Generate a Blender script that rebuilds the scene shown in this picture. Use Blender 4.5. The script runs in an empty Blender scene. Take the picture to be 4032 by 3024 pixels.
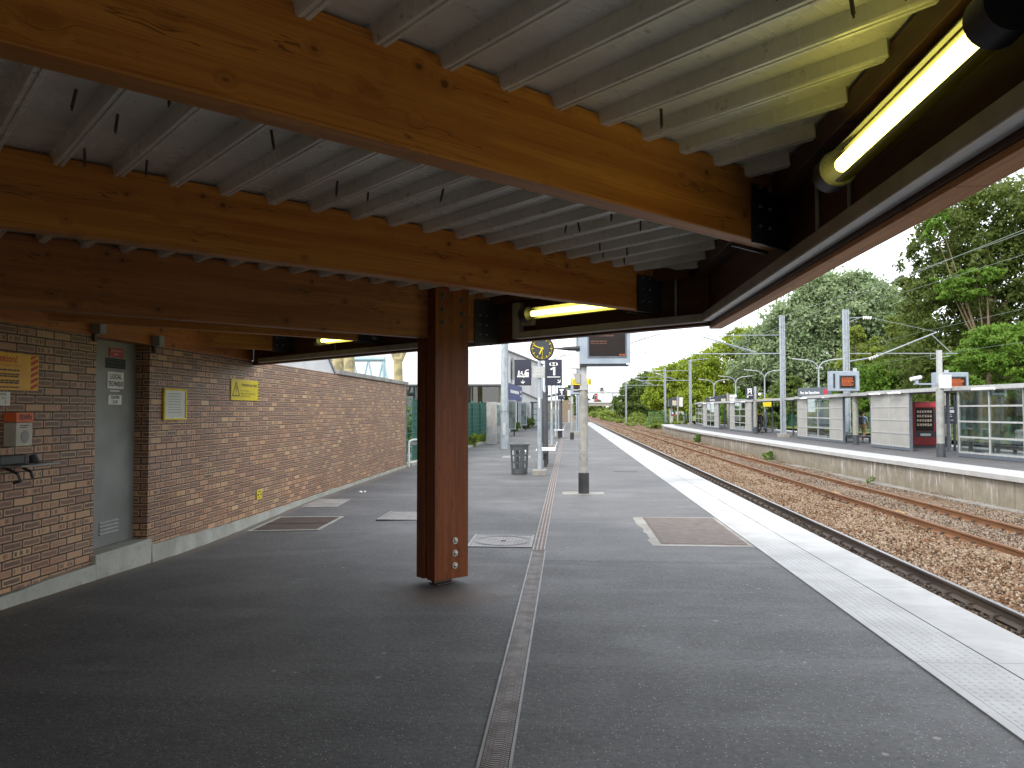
import bpy, math, random
import numpy as np
from mathutils import Vector, Matrix
random.seed(11); rng = np.random.default_rng(11)
sc = bpy.context.scene; C = sc.collection
R = math.radians; PI = math.pi; S = math.sqrt(.5)
WO = {}                                    # world origin of every object we make

# ------------------------------------------------------------------ mesh builder
class MB:
    follow = False
    def __init__(s, mat=None): s.v = []; s.f = []; s.m = mat
    def add(s, vs, fs):
        b = len(s.v)
        if s.m is not None: vs = [s.m @ Vector(p) for p in vs]
        s.v += [tuple(p) for p in vs]; s.f += [tuple(i + b for i in f) for f in fs]; return s
    def box(s, x0, x1, y0, y1, z0, z1):
        return s.para((x0, y0, z0), (x1 - x0, 0, 0), (0, y1 - y0, 0), (0, 0, z1 - z0))
    def para(s, o, a, b, c):
        o, a, b, c = map(Vector, (o, a, b, c))
        if a.cross(b).dot(c) < 0: a, b = b, a
        v = [o, o + a, o + a + b, o + b, o + c, o + a + c, o + a + b + c, o + b + c]
        return s.add(v, [(3, 2, 1, 0), (4, 5, 6, 7), (0, 1, 5, 4), (1, 2, 6, 5), (2, 3, 7, 6), (3, 0, 4, 7)])
    def bar(s, p, q, w, h, up=(0, 0, 1)):
        p, q = Vector(p), Vector(q); d = q - p; u = Vector(up); a = d.cross(u)
        if a.length < 1e-6: a = d.cross(Vector((1, 0, 0)))
        a = a.normalized(); u = a.cross(d).normalized()
        return s.para(p - a * w / 2 - u * h / 2, d, a * w, u * h)
    def cyl(s, p, q, r0, r1=None, n=14, caps=True):
        r1 = r0 if r1 is None else r1
        p, q = Vector(p), Vector(q); d = (q - p).normalized()
        a = d.orthogonal().normalized(); b = d.cross(a); vs = []
        for c, r in ((p, r0), (q, r1)):
            for i in range(n):
                t = 2 * PI * i / n; vs.append(c + a * r * math.cos(t) + b * r * math.sin(t))
        fs = [(i, (i + 1) % n, n + (i + 1) % n, n + i) for i in range(n)]
        if caps: fs += [tuple(range(n))[::-1], tuple(range(n, 2 * n))]
        return s.add(vs, fs)
    def tube(s, pts, r, n=8):
        pts = [Vector(p) for p in pts]; rs = r if isinstance(r, (list, tuple)) else [r] * len(pts); vs = []; a = None
        for i, p in enumerate(pts):
            d = (pts[min(i + 1, len(pts) - 1)] - pts[max(i - 1, 0)]).normalized()
            a = d.orthogonal().normalized() if a is None else (a - d * a.dot(d)).normalized()
            b = d.cross(a)
            for k in range(n):
                t = 2 * PI * k / n; vs.append(p + (a * math.cos(t) + b * math.sin(t)) * rs[i])
        m = len(pts)
        fs = [(i * n + k, i * n + (k + 1) % n, (i + 1) * n + (k + 1) % n, (i + 1) * n + k) for i in range(m - 1) for k in range(n)]
        fs += [tuple(range(n))[::-1], tuple(range((m - 1) * n, m * n))]
        return s.add(vs, fs)
    def lathe(s, prof, c=(0, 0, 0), n=24):
        vs = []
        for r, z in prof:
            for k in range(n):
                t = 2 * PI * k / n; vs.append((c[0] + r * math.cos(t), c[1] + r * math.sin(t), c[2] + z))
        m = len(prof)
        return s.add(vs, [(i * n + k, i * n + (k + 1) % n, (i + 1) * n + (k + 1) % n, (i + 1) * n + k) for i in range(m - 1) for k in range(n)])
    def prism(s, poly, ext):
        n = len(poly); e = Vector(ext); p = [Vector(q) for q in poly]
        nr = sum(((p[i] - p[0]).cross(p[i + 1] - p[0]) for i in range(1, n - 1)), Vector())
        if nr.dot(e) < 0: p = p[::-1]
        return s.add(p + [q + e for q in p], [tuple(range(n))[::-1], tuple(range(n, 2 * n))] + [(i, (i + 1) % n, n + (i + 1) % n, n + i) for i in range(n)])
    def ball(s, c, r, n=12, m=8, sc=(1, 1, 1)):
        vs = []
        for i in range(m + 1):
            p = PI * i / m
            for k in range(n):
                t = 2 * PI * k / n
                vs.append((c[0] + r * sc[0] * math.sin(p) * math.cos(t), c[1] + r * sc[1] * math.sin(p) * math.sin(t), c[2] - r * sc[2] * math.cos(p)))
        return s.add(vs, [(i * n + k, i * n + (k + 1) % n, (i + 1) * n + (k + 1) % n, (i + 1) * n + k) for i in range(m) for k in range(n)])
    def build(s, name, mat, parent=None, smooth=False, bevel=0, origin=None):
        if s.follow: s.v = [(p[0], p[1], p[2] + gz(p[0], p[1])) for p in s.v]
        L = Vector(WO[parent.name]) if parent else Vector(origin or (0, 0, 0))
        me = bpy.data.meshes.new(name)
        me.from_pydata([(p[0] - L[0], p[1] - L[1], p[2] - L[2]) for p in s.v], [], s.f); me.validate()
        return finish(name, me, mat, parent, L, smooth, bevel)
def finish(name, me, mat, parent, L, smooth=False, bevel=0):
    me.materials.append(mat)
    if smooth:
        me.shade_smooth(); me.set_sharp_from_angle(angle=R(38))
    o = bpy.data.objects.new(name, me); C.objects.link(o)
    if parent: o.parent = parent
    else: o.location = L
    WO[o.name] = tuple(L)
    if bevel:
        b = o.modifiers.new('bevel', 'BEVEL'); b.width = bevel; b.segments = 2; b.limit_method = 'ANGLE'; b.angle_limit = R(50)
    return o
def npmesh(name, V, F, mat, parent=None, smooth=False):
    L = np.array(WO[parent.name] if parent else (0, 0, 0), float)
    me = bpy.data.meshes.new(name); V = np.asarray(V, np.float32) - L.astype(np.float32); F = np.asarray(F, np.int32)
    me.vertices.add(len(V)); me.vertices.foreach_set('co', V.ravel())
    k = F.shape[1]; me.loops.add(F.size); me.loops.foreach_set('vertex_index', F.ravel())
    me.polygons.add(len(F)); me.polygons.foreach_set('loop_start', np.arange(len(F), dtype=np.int32) * k)
    me.update(calc_edges=True)
    if not smooth: me.shade_flat()
    return finish(name, me, mat, parent, Vector(L), smooth)
def tag(o, label=None, cat=None, group=None, kind=None):
    if label: o['label'] = label
    if cat: o['category'] = cat
    if group: o['group'] = group
    if kind: o['kind'] = kind
    return o
def T(name, label, cat, loc=(0, 0, 0), group=None):
    o = bpy.data.objects.new(name, None); C.objects.link(o); o.location = loc; WO[o.name] = tuple(loc); o.empty_display_size = .1
    return tag(o, label, cat, group)
def struct(o): o['kind'] = 'structure'; return o
def clone(root, loc, label=None, rz=0, group=None):
    def cp(o, par):
        c = o.copy(); C.objects.link(c)
        if par: c.parent = par
        for ch in list(o.children): cp(ch, c)
        return c
    r = cp(root, None); r.location = loc; r.rotation_euler.z = rz; WO[r.name] = tuple(loc)
    if label: r['label'] = label
    if group: r['group'] = group
    return r
def frame(o, x, up):
    x = Vector(x).normalized(); u = Vector(up).normalized(); n = x.cross(u)
    return Matrix(((x[0], u[0], n[0], o[0]), (x[1], u[1], n[1], o[1]), (x[2], u[2], n[2], o[2]), (0, 0, 0, 1)))
def text(s, size, mat, parent, fr, xy, name='lettering', sx=1, align='CENTER', off=0., lift=.002):
    cu = bpy.data.curves.new('t', 'FONT'); cu.body = s; cu.size = size; cu.align_x = align; cu.align_y = 'CENTER'; cu.offset = off; cu.resolution_u = 3
    ob = bpy.data.objects.new('t', cu); C.objects.link(ob)
    dg = bpy.context.evaluated_depsgraph_get(); me = bpy.data.meshes.new_from_object(ob.evaluated_get(dg))
    bpy.data.objects.remove(ob)
    me.transform(fr @ Matrix.Translation((xy[0], xy[1], lift)) @ Matrix.Diagonal((sx, 1, 1, 1)))
    L = Vector(WO[parent.name]); me.transform(Matrix.Translation(-L)); me.materials.clear()
    return finish(name, me, mat, parent, L)
def words(mb, x0, x1, y, h, lift=.002, fill=.9):
    "a row of print too small to read"
    x = x0; end = x0 + (x1 - x0) * fill
    while x < end:
        w = h * random.uniform(1.2, 4.5); w = min(w, end - x)
        if w > h * .5: mb.box(x, x + w, y - h / 2, y + h / 2, lift - .001, lift)
        x += w + h * .6

# ------------------------------------------------------------------ materials
class NG:
    def __init__(s, name):
        s.mat = bpy.data.materials.new(name); s.mat.use_nodes = True; s.t = s.mat.node_tree; s.N = s.t.nodes; s.L = s.t.links
        s.b = s.N['Principled BSDF']; s.out = s.N['Material Output']
    def n(s, t, **k):
        x = s.N.new(t)
        for a, v in k.items(): setattr(x, a, v)
        return x
    def put(s, sock, v):
        if hasattr(v, 'is_linked'): s.L.new(v, sock)
        elif v is not None:
            try: sock.default_value = v
            except Exception: sock.default_value = (*v, 1) if len(v) == 3 else v
    def m(s, op, a, b=None, c=None, clamp=False):
        x = s.n('ShaderNodeMath', operation=op, use_clamp=clamp)
        for i, v in enumerate((a, b, c)):
            if v is not None: s.put(x.inputs[i], v)
        return x.outputs[0]
    def mix(s, f, a, b, blend='MIX'):
        x = s.n('ShaderNodeMix', data_type='RGBA', blend_type=blend)
        s.put(x.inputs['Factor'], f)
        for nm, v in (('A', a), ('B', b)):
            sk = [i for i in x.inputs if i.name == nm and i.type == 'RGBA'][0]; s.put(sk, v)
        return [o for o in x.outputs if o.type == 'RGBA'][0]
    def ramp(s, v, a, b):                   # smoothstep a..b -> 0..1
        x = s.n('ShaderNodeMapRange', interpolation_type='SMOOTHSTEP')
        s.put(x.inputs['Value'], v); x.inputs['From Min'].default_value = a; x.inputs['From Max'].default_value = b
        return x.outputs[0]
    def co(s, kind='Object', scale=(1, 1, 1), rz=0, loc=(0, 0, 0)):
        t = s.n('ShaderNodeTexCoord'); mp = s.n('ShaderNodeMapping')
        s.L.new(t.outputs[kind], mp.inputs[0]); mp.inputs['Scale'].default_value = scale; mp.inputs['Rotation'].default_value = (0, 0, rz); mp.inputs['Location'].default_value = loc
        return mp.outputs[0]
    def scaled(s, v, scale):
        mp = s.n('ShaderNodeMapping'); s.L.new(v, mp.inputs[0]); mp.inputs['Scale'].default_value = scale; return mp.outputs[0]
    def noise(s, v, sc=5, det=5, rough=.55, dist=0, dim='3D'):
        x = s.n('ShaderNodeTexNoise', noise_dimensions=dim)
        if v is not None: s.L.new(v, x.inputs['Vector'])
        x.inputs['Scale'].default_value = sc; x.inputs['Detail'].default_value = det; x.inputs['Roughness'].default_value = rough; x.inputs['Distortion'].default_value = dist
        return x.outputs[0]
    def vor(s, v, sc=5, feat='F1'):
        x = s.n('ShaderNodeTexVoronoi', feature=feat); s.L.new(v, x.inputs['Vector']); x.inputs['Scale'].default_value = sc; return x
    def sep(s, v):
        x = s.n('ShaderNodeSeparateXYZ'); s.L.new(v, x.inputs[0]); return x.outputs
    def comb(s, a, b, c=0):
        x = s.n('ShaderNodeCombineXYZ')
        for i, v in enumerate((a, b, c)): s.put(x.inputs[i], v)
        return x.outputs[0]
    def white(s, v):
        x = s.n('ShaderNodeTexWhiteNoise', noise_dimensions='3D'); s.L.new(v, x.inputs['Vector']); return x.outputs
    def bump(s, h, st=.5, d=.01):
        x = s.n('ShaderNodeBump'); s.L.new(h, x.inputs['Height']); x.inputs['Strength'].default_value = st; x.inputs['Distance'].default_value = d
        s.L.new(x.outputs[0], s.b.inputs['Normal']); return x
    def end(s, col=None, rough=None, metal=None, spec=None):
        for k, v in (('Base Color', col), ('Roughness', rough), ('Metallic', metal), ('Specular IOR Level', spec)): 
            if v is not None: s.put(s.b.inputs[k], v)
        return s.mat
def plain(name, a, b=None, sc=6, rough=.55, metal=0, bump=0, bsc=60, lo=.38, hi=.66, stretch=(1, 1, 1), spec=.5, rvar=.1):
    g = NG(name); v = g.co(scale=stretch); b = b or tuple(x * .8 for x in a)
    f = g.noise(v, sc, 6); col = g.mix(g.ramp(f, lo, hi), a, b)
    f2 = g.noise(v, sc * 7, 4)
    r = g.m('ADD', g.m('MULTIPLY', f2, rvar), rough - rvar / 2)
    if bump: g.bump(g.noise(v, bsc, 4), .6, bump)
    return g.end(col, r, metal, spec)
def emit(name, col, st):
    g = NG(name); g.b.inputs['Emission Color'].default_value = (*col, 1); g.b.inputs['Emission Strength'].default_value = st
    return g.end((.02, .02, .02), .5)

def wood(name, a, b, dark, rz=0, vert=False, knots=1., rough=.5, lam=True):
    g = NG(name); v0 = g.co(rz=rz)
    if vert:
        x, y, z = g.sep(g.co()); v0 = g.comb(z, g.m('SUBTRACT', x, y), g.m('ADD', x, y))
    x, y, z = g.sep(v0)
    kv = g.scaled(v0, (.9, .0, 1.1)); vr = g.vor(kv, 6.6); kd = vr.outputs['Distance']
    ks = g.sep(g.white(vr.outputs['Position'])[1])
    on = g.m('GREATER_THAN', ks[0], .12)
    size = g.m('ADD', g.m('MULTIPLY', g.m('POWER', ks[1], 3.0), .14), .085)
    kn = g.m('MULTIPLY', g.m('SUBTRACT', 1, g.ramp(g.m('DIVIDE', kd, size), .55, 1.15)), on)
    halo = g.m('MULTIPLY', g.m('SUBTRACT', 1, g.ramp(g.m('DIVIDE', kd, size), .8, 3.2)), on)
    sw = g.m('MULTIPLY', halo, .035)
    gv = g.comb(g.m('MULTIPLY', x, .55), g.m('MULTIPLY', g.m('ADD', y, sw), 14), g.m('MULTIPLY', g.m('ADD', z, sw), 14))
    n1 = g.noise(gv, 1.1, 5, .6, .4)
    n2 = g.noise(g.scaled(gv, (1, 5, 5)), 2.2, 4, .65)
    big = g.noise(g.scaled(v0, (.5, 1, 1.2)), 1.6, 3)
    col = g.mix(g.ramp(n1, .36, .68), a, b)
    col = g.mix(g.m('MULTIPLY', g.ramp(n2, .47, .7), .5), col, dark)
    col = g.mix(g.m('MULTIPLY', g.ramp(big, .5, .75), .3), col, dark)
    ck = g.noise(g.comb(g.m('MULTIPLY', x, .8), 0, g.m('MULTIPLY', g.m('ADD', z, sw), 13)), 1.4, 3, .5)
    crack = g.m('MULTIPLY', g.m('LESS_THAN', g.m('ABSOLUTE', g.m('SUBTRACT', ck, .5)), .006), g.ramp(g.noise(g.scaled(v0, (1.1, 0, 5)), 1.7, 2), .5, .58))
    col = g.mix(g.m('MULTIPLY', crack, .7), col, tuple(q * .3 for q in dark))
    h = n2
    if lam:
        ly = g.m('FLOOR', g.m('DIVIDE', z, .042)); seg = g.m('FLOOR', g.m('ADD', g.m('MULTIPLY', x, .55), g.m('MULTIPLY', ly, .37)))
        w = g.white(g.comb(ly, seg, 3))[0]
        col = g.mix(g.m('MULTIPLY', w, .3), col, g.mix(.5, b, dark))
        fr = g.m('FRACT', g.m('DIVIDE', z, .042)); ln = g.m('LESS_THAN', fr, .035)
        col = g.mix(g.m('MULTIPLY', ln, g.m('MULTIPLY', g.ramp(g.noise(g.scaled(v0, (1.2, 2, 9)), 1.3, 2), .56, .64), .75)), col, tuple(q * .25 for q in dark))
    dk = tuple(q * .42 for q in dark)
    col = g.mix(g.m('MULTIPLY', halo, .28 * knots), col, dark)
    col = g.mix(g.m('MULTIPLY', kn, .85 * knots), col, dk)
    g.bump(h, .25, .003)
    return g.end(col, g.m('ADD', g.m('MULTIPLY', n2, .2), rough - .1), 0, .2 if vert else .35)

def brick():
    g = NG('brickwork'); x, y, z = g.sep(g.co()); u = g.m('ADD', x, y); BW, BH = .225, .07
    nz = g.noise(g.co(), 38, 4); nzb = g.noise(g.co(), 9, 3)
    uu = g.m('ADD', u, g.m('MULTIPLY', g.m('SUBTRACT', nz, .5), .006)); zz = g.m('ADD', z, g.m('MULTIPLY', g.m('SUBTRACT', nzb, .5), .01))
    row = g.m('FLOOR', g.m('DIVIDE', zz, BH)); u2 = g.m('ADD', g.m('DIVIDE', uu, BW), g.m('MULTIPLY', g.m('FLOORED_MODULO', row, 2), .5))
    bi = g.m('FLOOR', u2); fu = g.m('FRACT', u2); fz = g.m('FRACT', g.m('DIVIDE', zz, BH))
    w = g.white(g.comb(bi, row, 1)); rv, gv, bv = g.sep(w[1]); r4 = g.white(g.comb(bi, row, 5))[0]
    du = g.m('MULTIPLY', g.m('MINIMUM', fu, g.m('SUBTRACT', 1, fu)), BW); dz = g.m('MULTIPLY', g.m('MINIMUM', fz, g.m('SUBTRACT', 1, fz)), BH)
    du = g.m('SUBTRACT', du, .0022); d = g.m('MINIMUM', du, dz); body = g.ramp(d, .0046, .008)
    core = g.ramp(g.m('ADD', d, g.m('MULTIPLY', g.m('SUBTRACT', nz, .5), .014)), .011, .0235)
    st = g.m('MULTIPLY', core, g.ramp(rv, .05, .3))
    bands = g.ramp(g.noise(g.comb(g.m('MULTIPLY', u, 30), g.m('MULTIPLY', row, 3.7), bi), 1.0, 2), .44, .56)
    isb = g.m('GREATER_THAN', r4, .62)
    st = g.m('MULTIPLY', st, g.m('SUBTRACT', 1, g.m('MULTIPLY', isb, g.m('MULTIPLY', bands, .9))))
    edge = g.mix(gv, (.50, .30, .155), (.39, .205, .115)); edge = g.mix(g.m('MULTIPLY', g.ramp(bv, .9, .98), .55), edge, (.54, .38, .19))
    cc = g.mix(bv, (.20, .10, .062), (.11, .066, .05))
    full = g.m('MULTIPLY', g.m('LESS_THAN', rv, .12), g.m('LESS_THAN', bv, .5))
    col = g.mix(st, edge, cc); col = g.mix(g.m('MULTIPLY', full, .8), col, (.2, .11, .08))
    col = g.mix(g.m('MULTIPLY', g.ramp(nz, .55, .75), .35), col, tuple(q for q in (.07, .05, .045)))
    wash = g.ramp(g.noise(g.co(scale=(1, .6, 1)), 1.7, 4), .48, .75)
    col = g.mix(g.m('MULTIPLY', wash, .2), col, (.42, .31, .22))
    col = g.mix(body, g.mix(nz, (.026, .019, .015), (.06, .045, .034)), col)
    g.bump(g.m('ADD', body, g.m('MULTIPLY', nz, .25)), .9, .008)
    return g.end(col, g.m('ADD', .33, g.m('MULTIPLY', nz, .3)), 0, .5)

def asphalt(name, a, b, patch=None):
    g = NG(name); v = g.co()
    big = g.noise(v, .55, 5); mid = g.noise(v, 3.2, 5); fine = g.noise(v, 95, 3, .7)
    col = g.mix(g.ramp(g.m('ADD', g.m('MULTIPLY', big, .6), g.m('MULTIPLY', mid, .4)), .36, .62), a, b)
    col = g.mix(g.m('MULTIPLY', g.ramp(fine, .48, .7), .5), col, tuple(q * .45 for q in a))
    bands_ = g.noise(g.scaled(v, (.22, 1.6, 1)), 1.0, 5, .6); col = g.mix(g.m('MULTIPLY', g.ramp(bands_, .5, .68), .4), col, tuple(q * 1.5 for q in b))
    gr = g.noise(v, 26, 4, .7); col = g.mix(g.m('MULTIPLY', g.ramp(gr, .5, .66), .45), col, tuple(q * .5 for q in a)); col = g.mix(g.m('MULTIPLY', g.ramp(gr, .5, .36), .22), col, tuple(q * 1.6 for q in b))
    vr = g.vor(v, 52); sp = g.m('MULTIPLY', g.m('LESS_THAN', vr.outputs['Distance'], .21), g.m('GREATER_THAN', g.sep(vr.outputs['Color'])[0], .66))
    col = g.mix(g.m('MULTIPLY', sp, .62), col, (.38, .37, .36))
    v2 = g.vor(g.scaled(v, (1, 1, 0)), 4.6); c2 = g.sep(v2.outputs['Color'])
    gum = g.m('MULTIPLY', g.m('SUBTRACT', 1, g.ramp(g.m('ADD', v2.outputs['Distance'], g.m('MULTIPLY', g.m('SUBTRACT', mid, c2[0]), .05)), .05, .075)), g.m('GREATER_THAN', c2[1], .42))
    col = g.mix(g.m('MULTIPLY', gum, .7), col, (.25, .245, .235))
    # rust run-off round the foot of the post, lichen along the wall
    x, y, z = g.sep(v)
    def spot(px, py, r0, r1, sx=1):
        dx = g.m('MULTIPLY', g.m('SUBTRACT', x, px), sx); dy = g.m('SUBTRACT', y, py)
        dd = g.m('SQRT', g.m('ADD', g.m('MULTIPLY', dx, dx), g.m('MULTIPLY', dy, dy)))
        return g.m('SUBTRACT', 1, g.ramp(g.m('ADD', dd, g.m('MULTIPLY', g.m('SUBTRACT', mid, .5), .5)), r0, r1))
    if patch:
        sy = g.m('ABSOLUTE', g.m('SUBTRACT', g.m('ADD', y, g.m('MULTIPLY', g.m('SUBTRACT', mid, .5), .35)), 8.02)); sx = g.m('MULTIPLY', g.m('GREATER_THAN', x, -.25), g.m('LESS_THAN', sy, .012))
        col = g.mix(g.m('MULTIPLY', sx, .6), col, (.02, .02, .02))
        rep_ = g.m('MULTIPLY', g.m('GREATER_THAN', y, 8.05), g.m('GREATER_THAN', x, -.25)); col = g.mix(g.m('MULTIPLY', rep_, .16), col, (.2, .2, .2))
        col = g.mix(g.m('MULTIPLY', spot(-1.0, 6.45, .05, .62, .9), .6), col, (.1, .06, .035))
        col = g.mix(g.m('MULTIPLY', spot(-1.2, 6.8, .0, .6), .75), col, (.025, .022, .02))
        ll = g.m('SUBTRACT', 1, g.ramp(g.m('ADD', x, g.m('MULTIPLY', mid, .25)), -4.32, -4.05))
        col = g.mix(g.m('MULTIPLY', ll, .5), col, (.2, .15, .1))
    g.bump(g.m('ADD', g.m('MULTIPLY', fine, .5), g.m('MULTIPLY', gr, .6)), .8, .008)
    return g.end(col, g.m('SUBTRACT', g.m('ADD', .62, g.m('MULTIPLY', fine, .25)), g.m('MULTIPLY', g.ramp(big, .5, .7), .14)), 0, .5)

def concrete(name, a, b, streak=0, dark=(.12, .1, .08), bump=.006):
    g = NG(name); v = g.co(); n1 = g.noise(v, 2.2, 7, .6); n2 = g.noise(v, 18, 5)
    col = g.mix(g.ramp(n1, .35, .65), a, b); col = g.mix(g.m('MULTIPLY', g.ramp(n2, .55, .75), .4), col, dark)
    if streak:
        x, y, z = g.sep(v); sv = g.comb(g.m('MULTIPLY', g.m('ADD', y, x), 3.0), g.m('MULTIPLY', z, .3), 0)
        s1 = g.noise(sv, 1.6, 6, .7); s2 = g.noise(g.comb(g.m('MULTIPLY', y, .35), 0, 7), 1.1, 3)
        reach = g.ramp(g.m('ADD', z, g.m('MULTIPLY', g.noise(g.comb(g.m('MULTIPLY', y, 2), 0, 2), 2, 3), .8)), -.95, -.05)
        col = g.mix(g.m('MULTIPLY', g.m('MULTIPLY', g.ramp(s1, .52, .66), g.ramp(s2, .4, .58)), g.m('MULTIPLY', reach, .8)), col, (.68, .66, .66))
        d1 = g.noise(g.comb(g.m('MULTIPLY', y, 4.4), g.m('MULTIPLY', z, .25), 4), 1.5, 5, .7)
        col = g.mix(g.m('MULTIPLY', g.ramp(d1, .56, .72), .6), col, (.11, .085, .06))
        fy = g.m('FRACT', g.m('DIVIDE', y, 1.9)); jt = g.m('LESS_THAN', fy, .012)
        col = g.mix(g.m('MULTIPLY', jt, .7), col, (.07, .055, .04))
        low = g.m('SUBTRACT', 1, g.ramp(z, -1.0, -.6)); col = g.mix(g.m('MULTIPLY', low, .35), col, (.16, .135, .08))
    g.bump(g.m('ADD', n2, n1), .5, bump)
    return g.end(col, .8, 0, .3)

def leafmat(name, a, b, c=None, trans=.35):
    g = NG(name); geo = g.n('ShaderNodeNewGeometry'); rp = geo.outputs['Random Per Island']
    cl = g.ramp(g.noise(g.co(), .45, 3), .36, .64)
    col = g.mix(cl, a, b); col = g.mix(g.m('MULTIPLY', rp, .5), col, c or tuple(q * 1.5 for q in b))
    g.end(col, .55, 0, .25)
    tr = g.n('ShaderNodeBsdfTranslucent'); g.put(tr.inputs[0], g.mix(.4, col, (.3, .36, .04)))
    ms = g.n('ShaderNodeMixShader'); ms.inputs[0].default_value = trans
    g.L.new(g.b.outputs[0], ms.inputs[1]); g.L.new(tr.outputs[0], ms.inputs[2]); g.L.new(ms.outputs[0], g.out.inputs[0])
    return g.mat
def glassmat(name, tint, refl=.12, rough=.02):
    g = NG(name); t = g.n('ShaderNodeBsdfTransparent'); t.inputs[0].default_value = (*tint, 1)
    gl = g.n('ShaderNodeBsdfGlossy'); gl.inputs['Roughness'].default_value = rough; gl.inputs[0].default_value = (.9, .93, .95, 1)
    fr = g.n('ShaderNodeLayerWeight'); fr.inputs[0].default_value = .25
    f = g.m('ADD', g.m('MULTIPLY', fr.outputs['Fresnel'], .6), refl, clamp=True)
    ms = g.n('ShaderNodeMixShader'); g.L.new(f, ms.inputs[0]); g.L.new(t.outputs[0], ms.inputs[1]); g.L.new(gl.outputs[0], ms.inputs[2]); g.L.new(ms.outputs[0], g.out.inputs[0])
    return g.mat
def stonemat(name, cols, sc=.9, dust=None):
    g = NG(name); geo = g.n('ShaderNodeNewGeometry'); rp = geo.outputs['Random Per Island']; v = g.co()
    col = g.mix(g.ramp(g.noise(v, sc, 4), .38, .62), cols[0], cols[1])
    col = g.mix(g.ramp(rp, .45, 1.0), col, cols[2]); col = g.mix(g.m('MULTIPLY', g.m('LESS_THAN', rp, .14), .8), col, tuple(q * .3 for q in cols[0]))
    g.bump(g.noise(v, 90, 3), .4, .004)
    return g.end(col, .85, 0, .2)
def deckmat():
    g = NG('painted steel deck'); v = g.co(rz=R(-45)); x, y, z = g.sep(v)     # y runs along the ribs
    n = g.noise(v, 2.5, 6); st = g.m('SINE', g.m('MULTIPLY', y, 2 * PI / .052)); ridge = g.ramp(st, .86, .99)
    col = g.mix(g.ramp(n, .35, .65), (.68, .675, .60), (.57, .56, .49))
    dirt = g.ramp(g.noise(v, 26, 5), .6, .78); col = g.mix(g.m('MULTIPLY', dirt, .6), col, (.15, .125, .08))
    col = g.mix(g.m('MULTIPLY', ridge, .25), col, (.72, .71, .68))
    g.bump(ridge, .35, .002)
    return g.end(col, g.m('ADD', .2, g.m('MULTIPLY', n, .16)), 0, .6)

M = {}
WA, WB, WD = (.46, .20, .032), (.33, .118, .015), (.15, .045, .008)
M['beam'] = wood('honey spruce beam', WA, WB, WD, R(-45))
M['beamdark'] = wood('brown stained beam', (.33, .135, .038), (.21, .075, .022), (.09, .03, .01), R(-45))
M['fascia_y'] = wood('brown fascia board', (.10, .042, .016), (.06, .024, .01), (.03, .012, .006), R(-90), lam=False)
M['fascia_v'] = wood('brown end board', (.10, .042, .016), (.06, .024, .01), (.03, .012, .006), R(-139.3), lam=False)
M['soffit'] = wood('lighter brown soffit board', (.60, .28, .09), (.44, .18, .05), (.17, .07, .025), R(-90), lam=False)  # soffit strip coloured a lighter brown than the fascia boards
M['plate'] = wood('orange wall plate', (.48, .19, .04), (.36, .11, .02), WD, R(-90), lam=False)
M['post'] = wood('mahogany stained post', (.165, .046, .010), (.11, .028, .006), (.045, .012, .006), vert=True, knots=.5, lam=False)
M['deck'] = deckmat()
M['brick'] = brick()
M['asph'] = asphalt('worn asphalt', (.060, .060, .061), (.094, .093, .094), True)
M['asph2'] = asphalt('far asphalt', (.075, .073, .078), (.10, .098, .10))
M['white_slab'] = concrete('pale edge slab', (.42, .42, .415), (.355, .355, .35), dark=(.25, .245, .24), bump=.002)
M['conc'] = concrete('rough concrete', (.36, .36, .32), (.27, .27, .23))
M['conc2'] = concrete('pale concrete', (.30, .29, .265), (.22, .21, .19))
M['platwall'] = concrete('stained platform wall', (.285, .255, .205), (.215, .19, .15), streak=1)
M['grey'] = plain('grey paint', (.30, .305, .30), (.22, .225, .215), 3)
M['door'] = plain('dull steel door', (.24, .25, .235), (.175, .18, .168), 1.4, .42, .2)
M['galv'] = plain('galvanised steel', (.36, .40, .43), (.26, .30, .335), 7, .5, .35, stretch=(1, 1, .5))
M['mast'] = plain('blue grey mast steel', (.36, .40, .44), (.27, .31, .35), 6, .5, .3)
M['tray'] = plain('beige cable tray', (.36, .34, .28), (.28, .265, .21), 5, .5)
M['black'] = plain('black plastic', (.018, .018, .02), (.03, .03, .032), 6, .45)
M['dark'] = plain('charcoal paint', (.05, .056, .064), (.038, .043, .05), 6, .5)
M['slate'] = plain('slate frame paint', (.10, .12, .145), (.08, .095, .115), 6, .5)
M['alu'] = plain('pale aluminium', (.45, .46, .45), (.38, .39, .38), 6, .45, .3)
M['panel'] = plain('cream panel', (.33, .325, .30), (.29, .285, .265), 1.2, .5)
M['cream'] = plain('cream post paint', (.29, .285, .255), (.21, .205, .185), 9, .55)
M['white'] = plain('white paint', (.66, .66, .66), (.58, .58, .58), 3, .5)
M['bluegrey'] = plain('display casing', (.30, .35, .41), (.25, .30, .36), 4, .4, .2)
M['navy'] = plain('navy sign face', (.018, .021, .038), (.022, .026, .045), 4, .35)
M['signwhite'] = plain('white print', (.85, .85, .85), (.85, .85, .85), 4, .5)
M['yellow'] = plain('yellow sign plate', (.66, .52, .01), (.58, .45, .01), 5, .3)
M['markerpaint'] = plain('faded yellow paint', (.42, .27, .04), (.3, .18, .04), 9, .7)
M['lid'] = plain('tray underside painted bounce lit', (.72, .72, .70), (.62, .62, .6), 5, .4)  # tray underside painted pale to stand for light bounced off the slabs
M['amber'] = plain('amber warning plate', (.80, .42, .015), (.72, .36, .012), 5, .35)
M['ink'] = plain('black ink', (.02, .018, .016), (.03, .026, .02), 5, .5)
M['redink'] = plain('red print', (.55, .05, .02), (.5, .04, .02), 5, .5)
M['redplate'] = plain('red plate', (.42, .035, .045), (.36, .03, .04), 5, .4)
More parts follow.
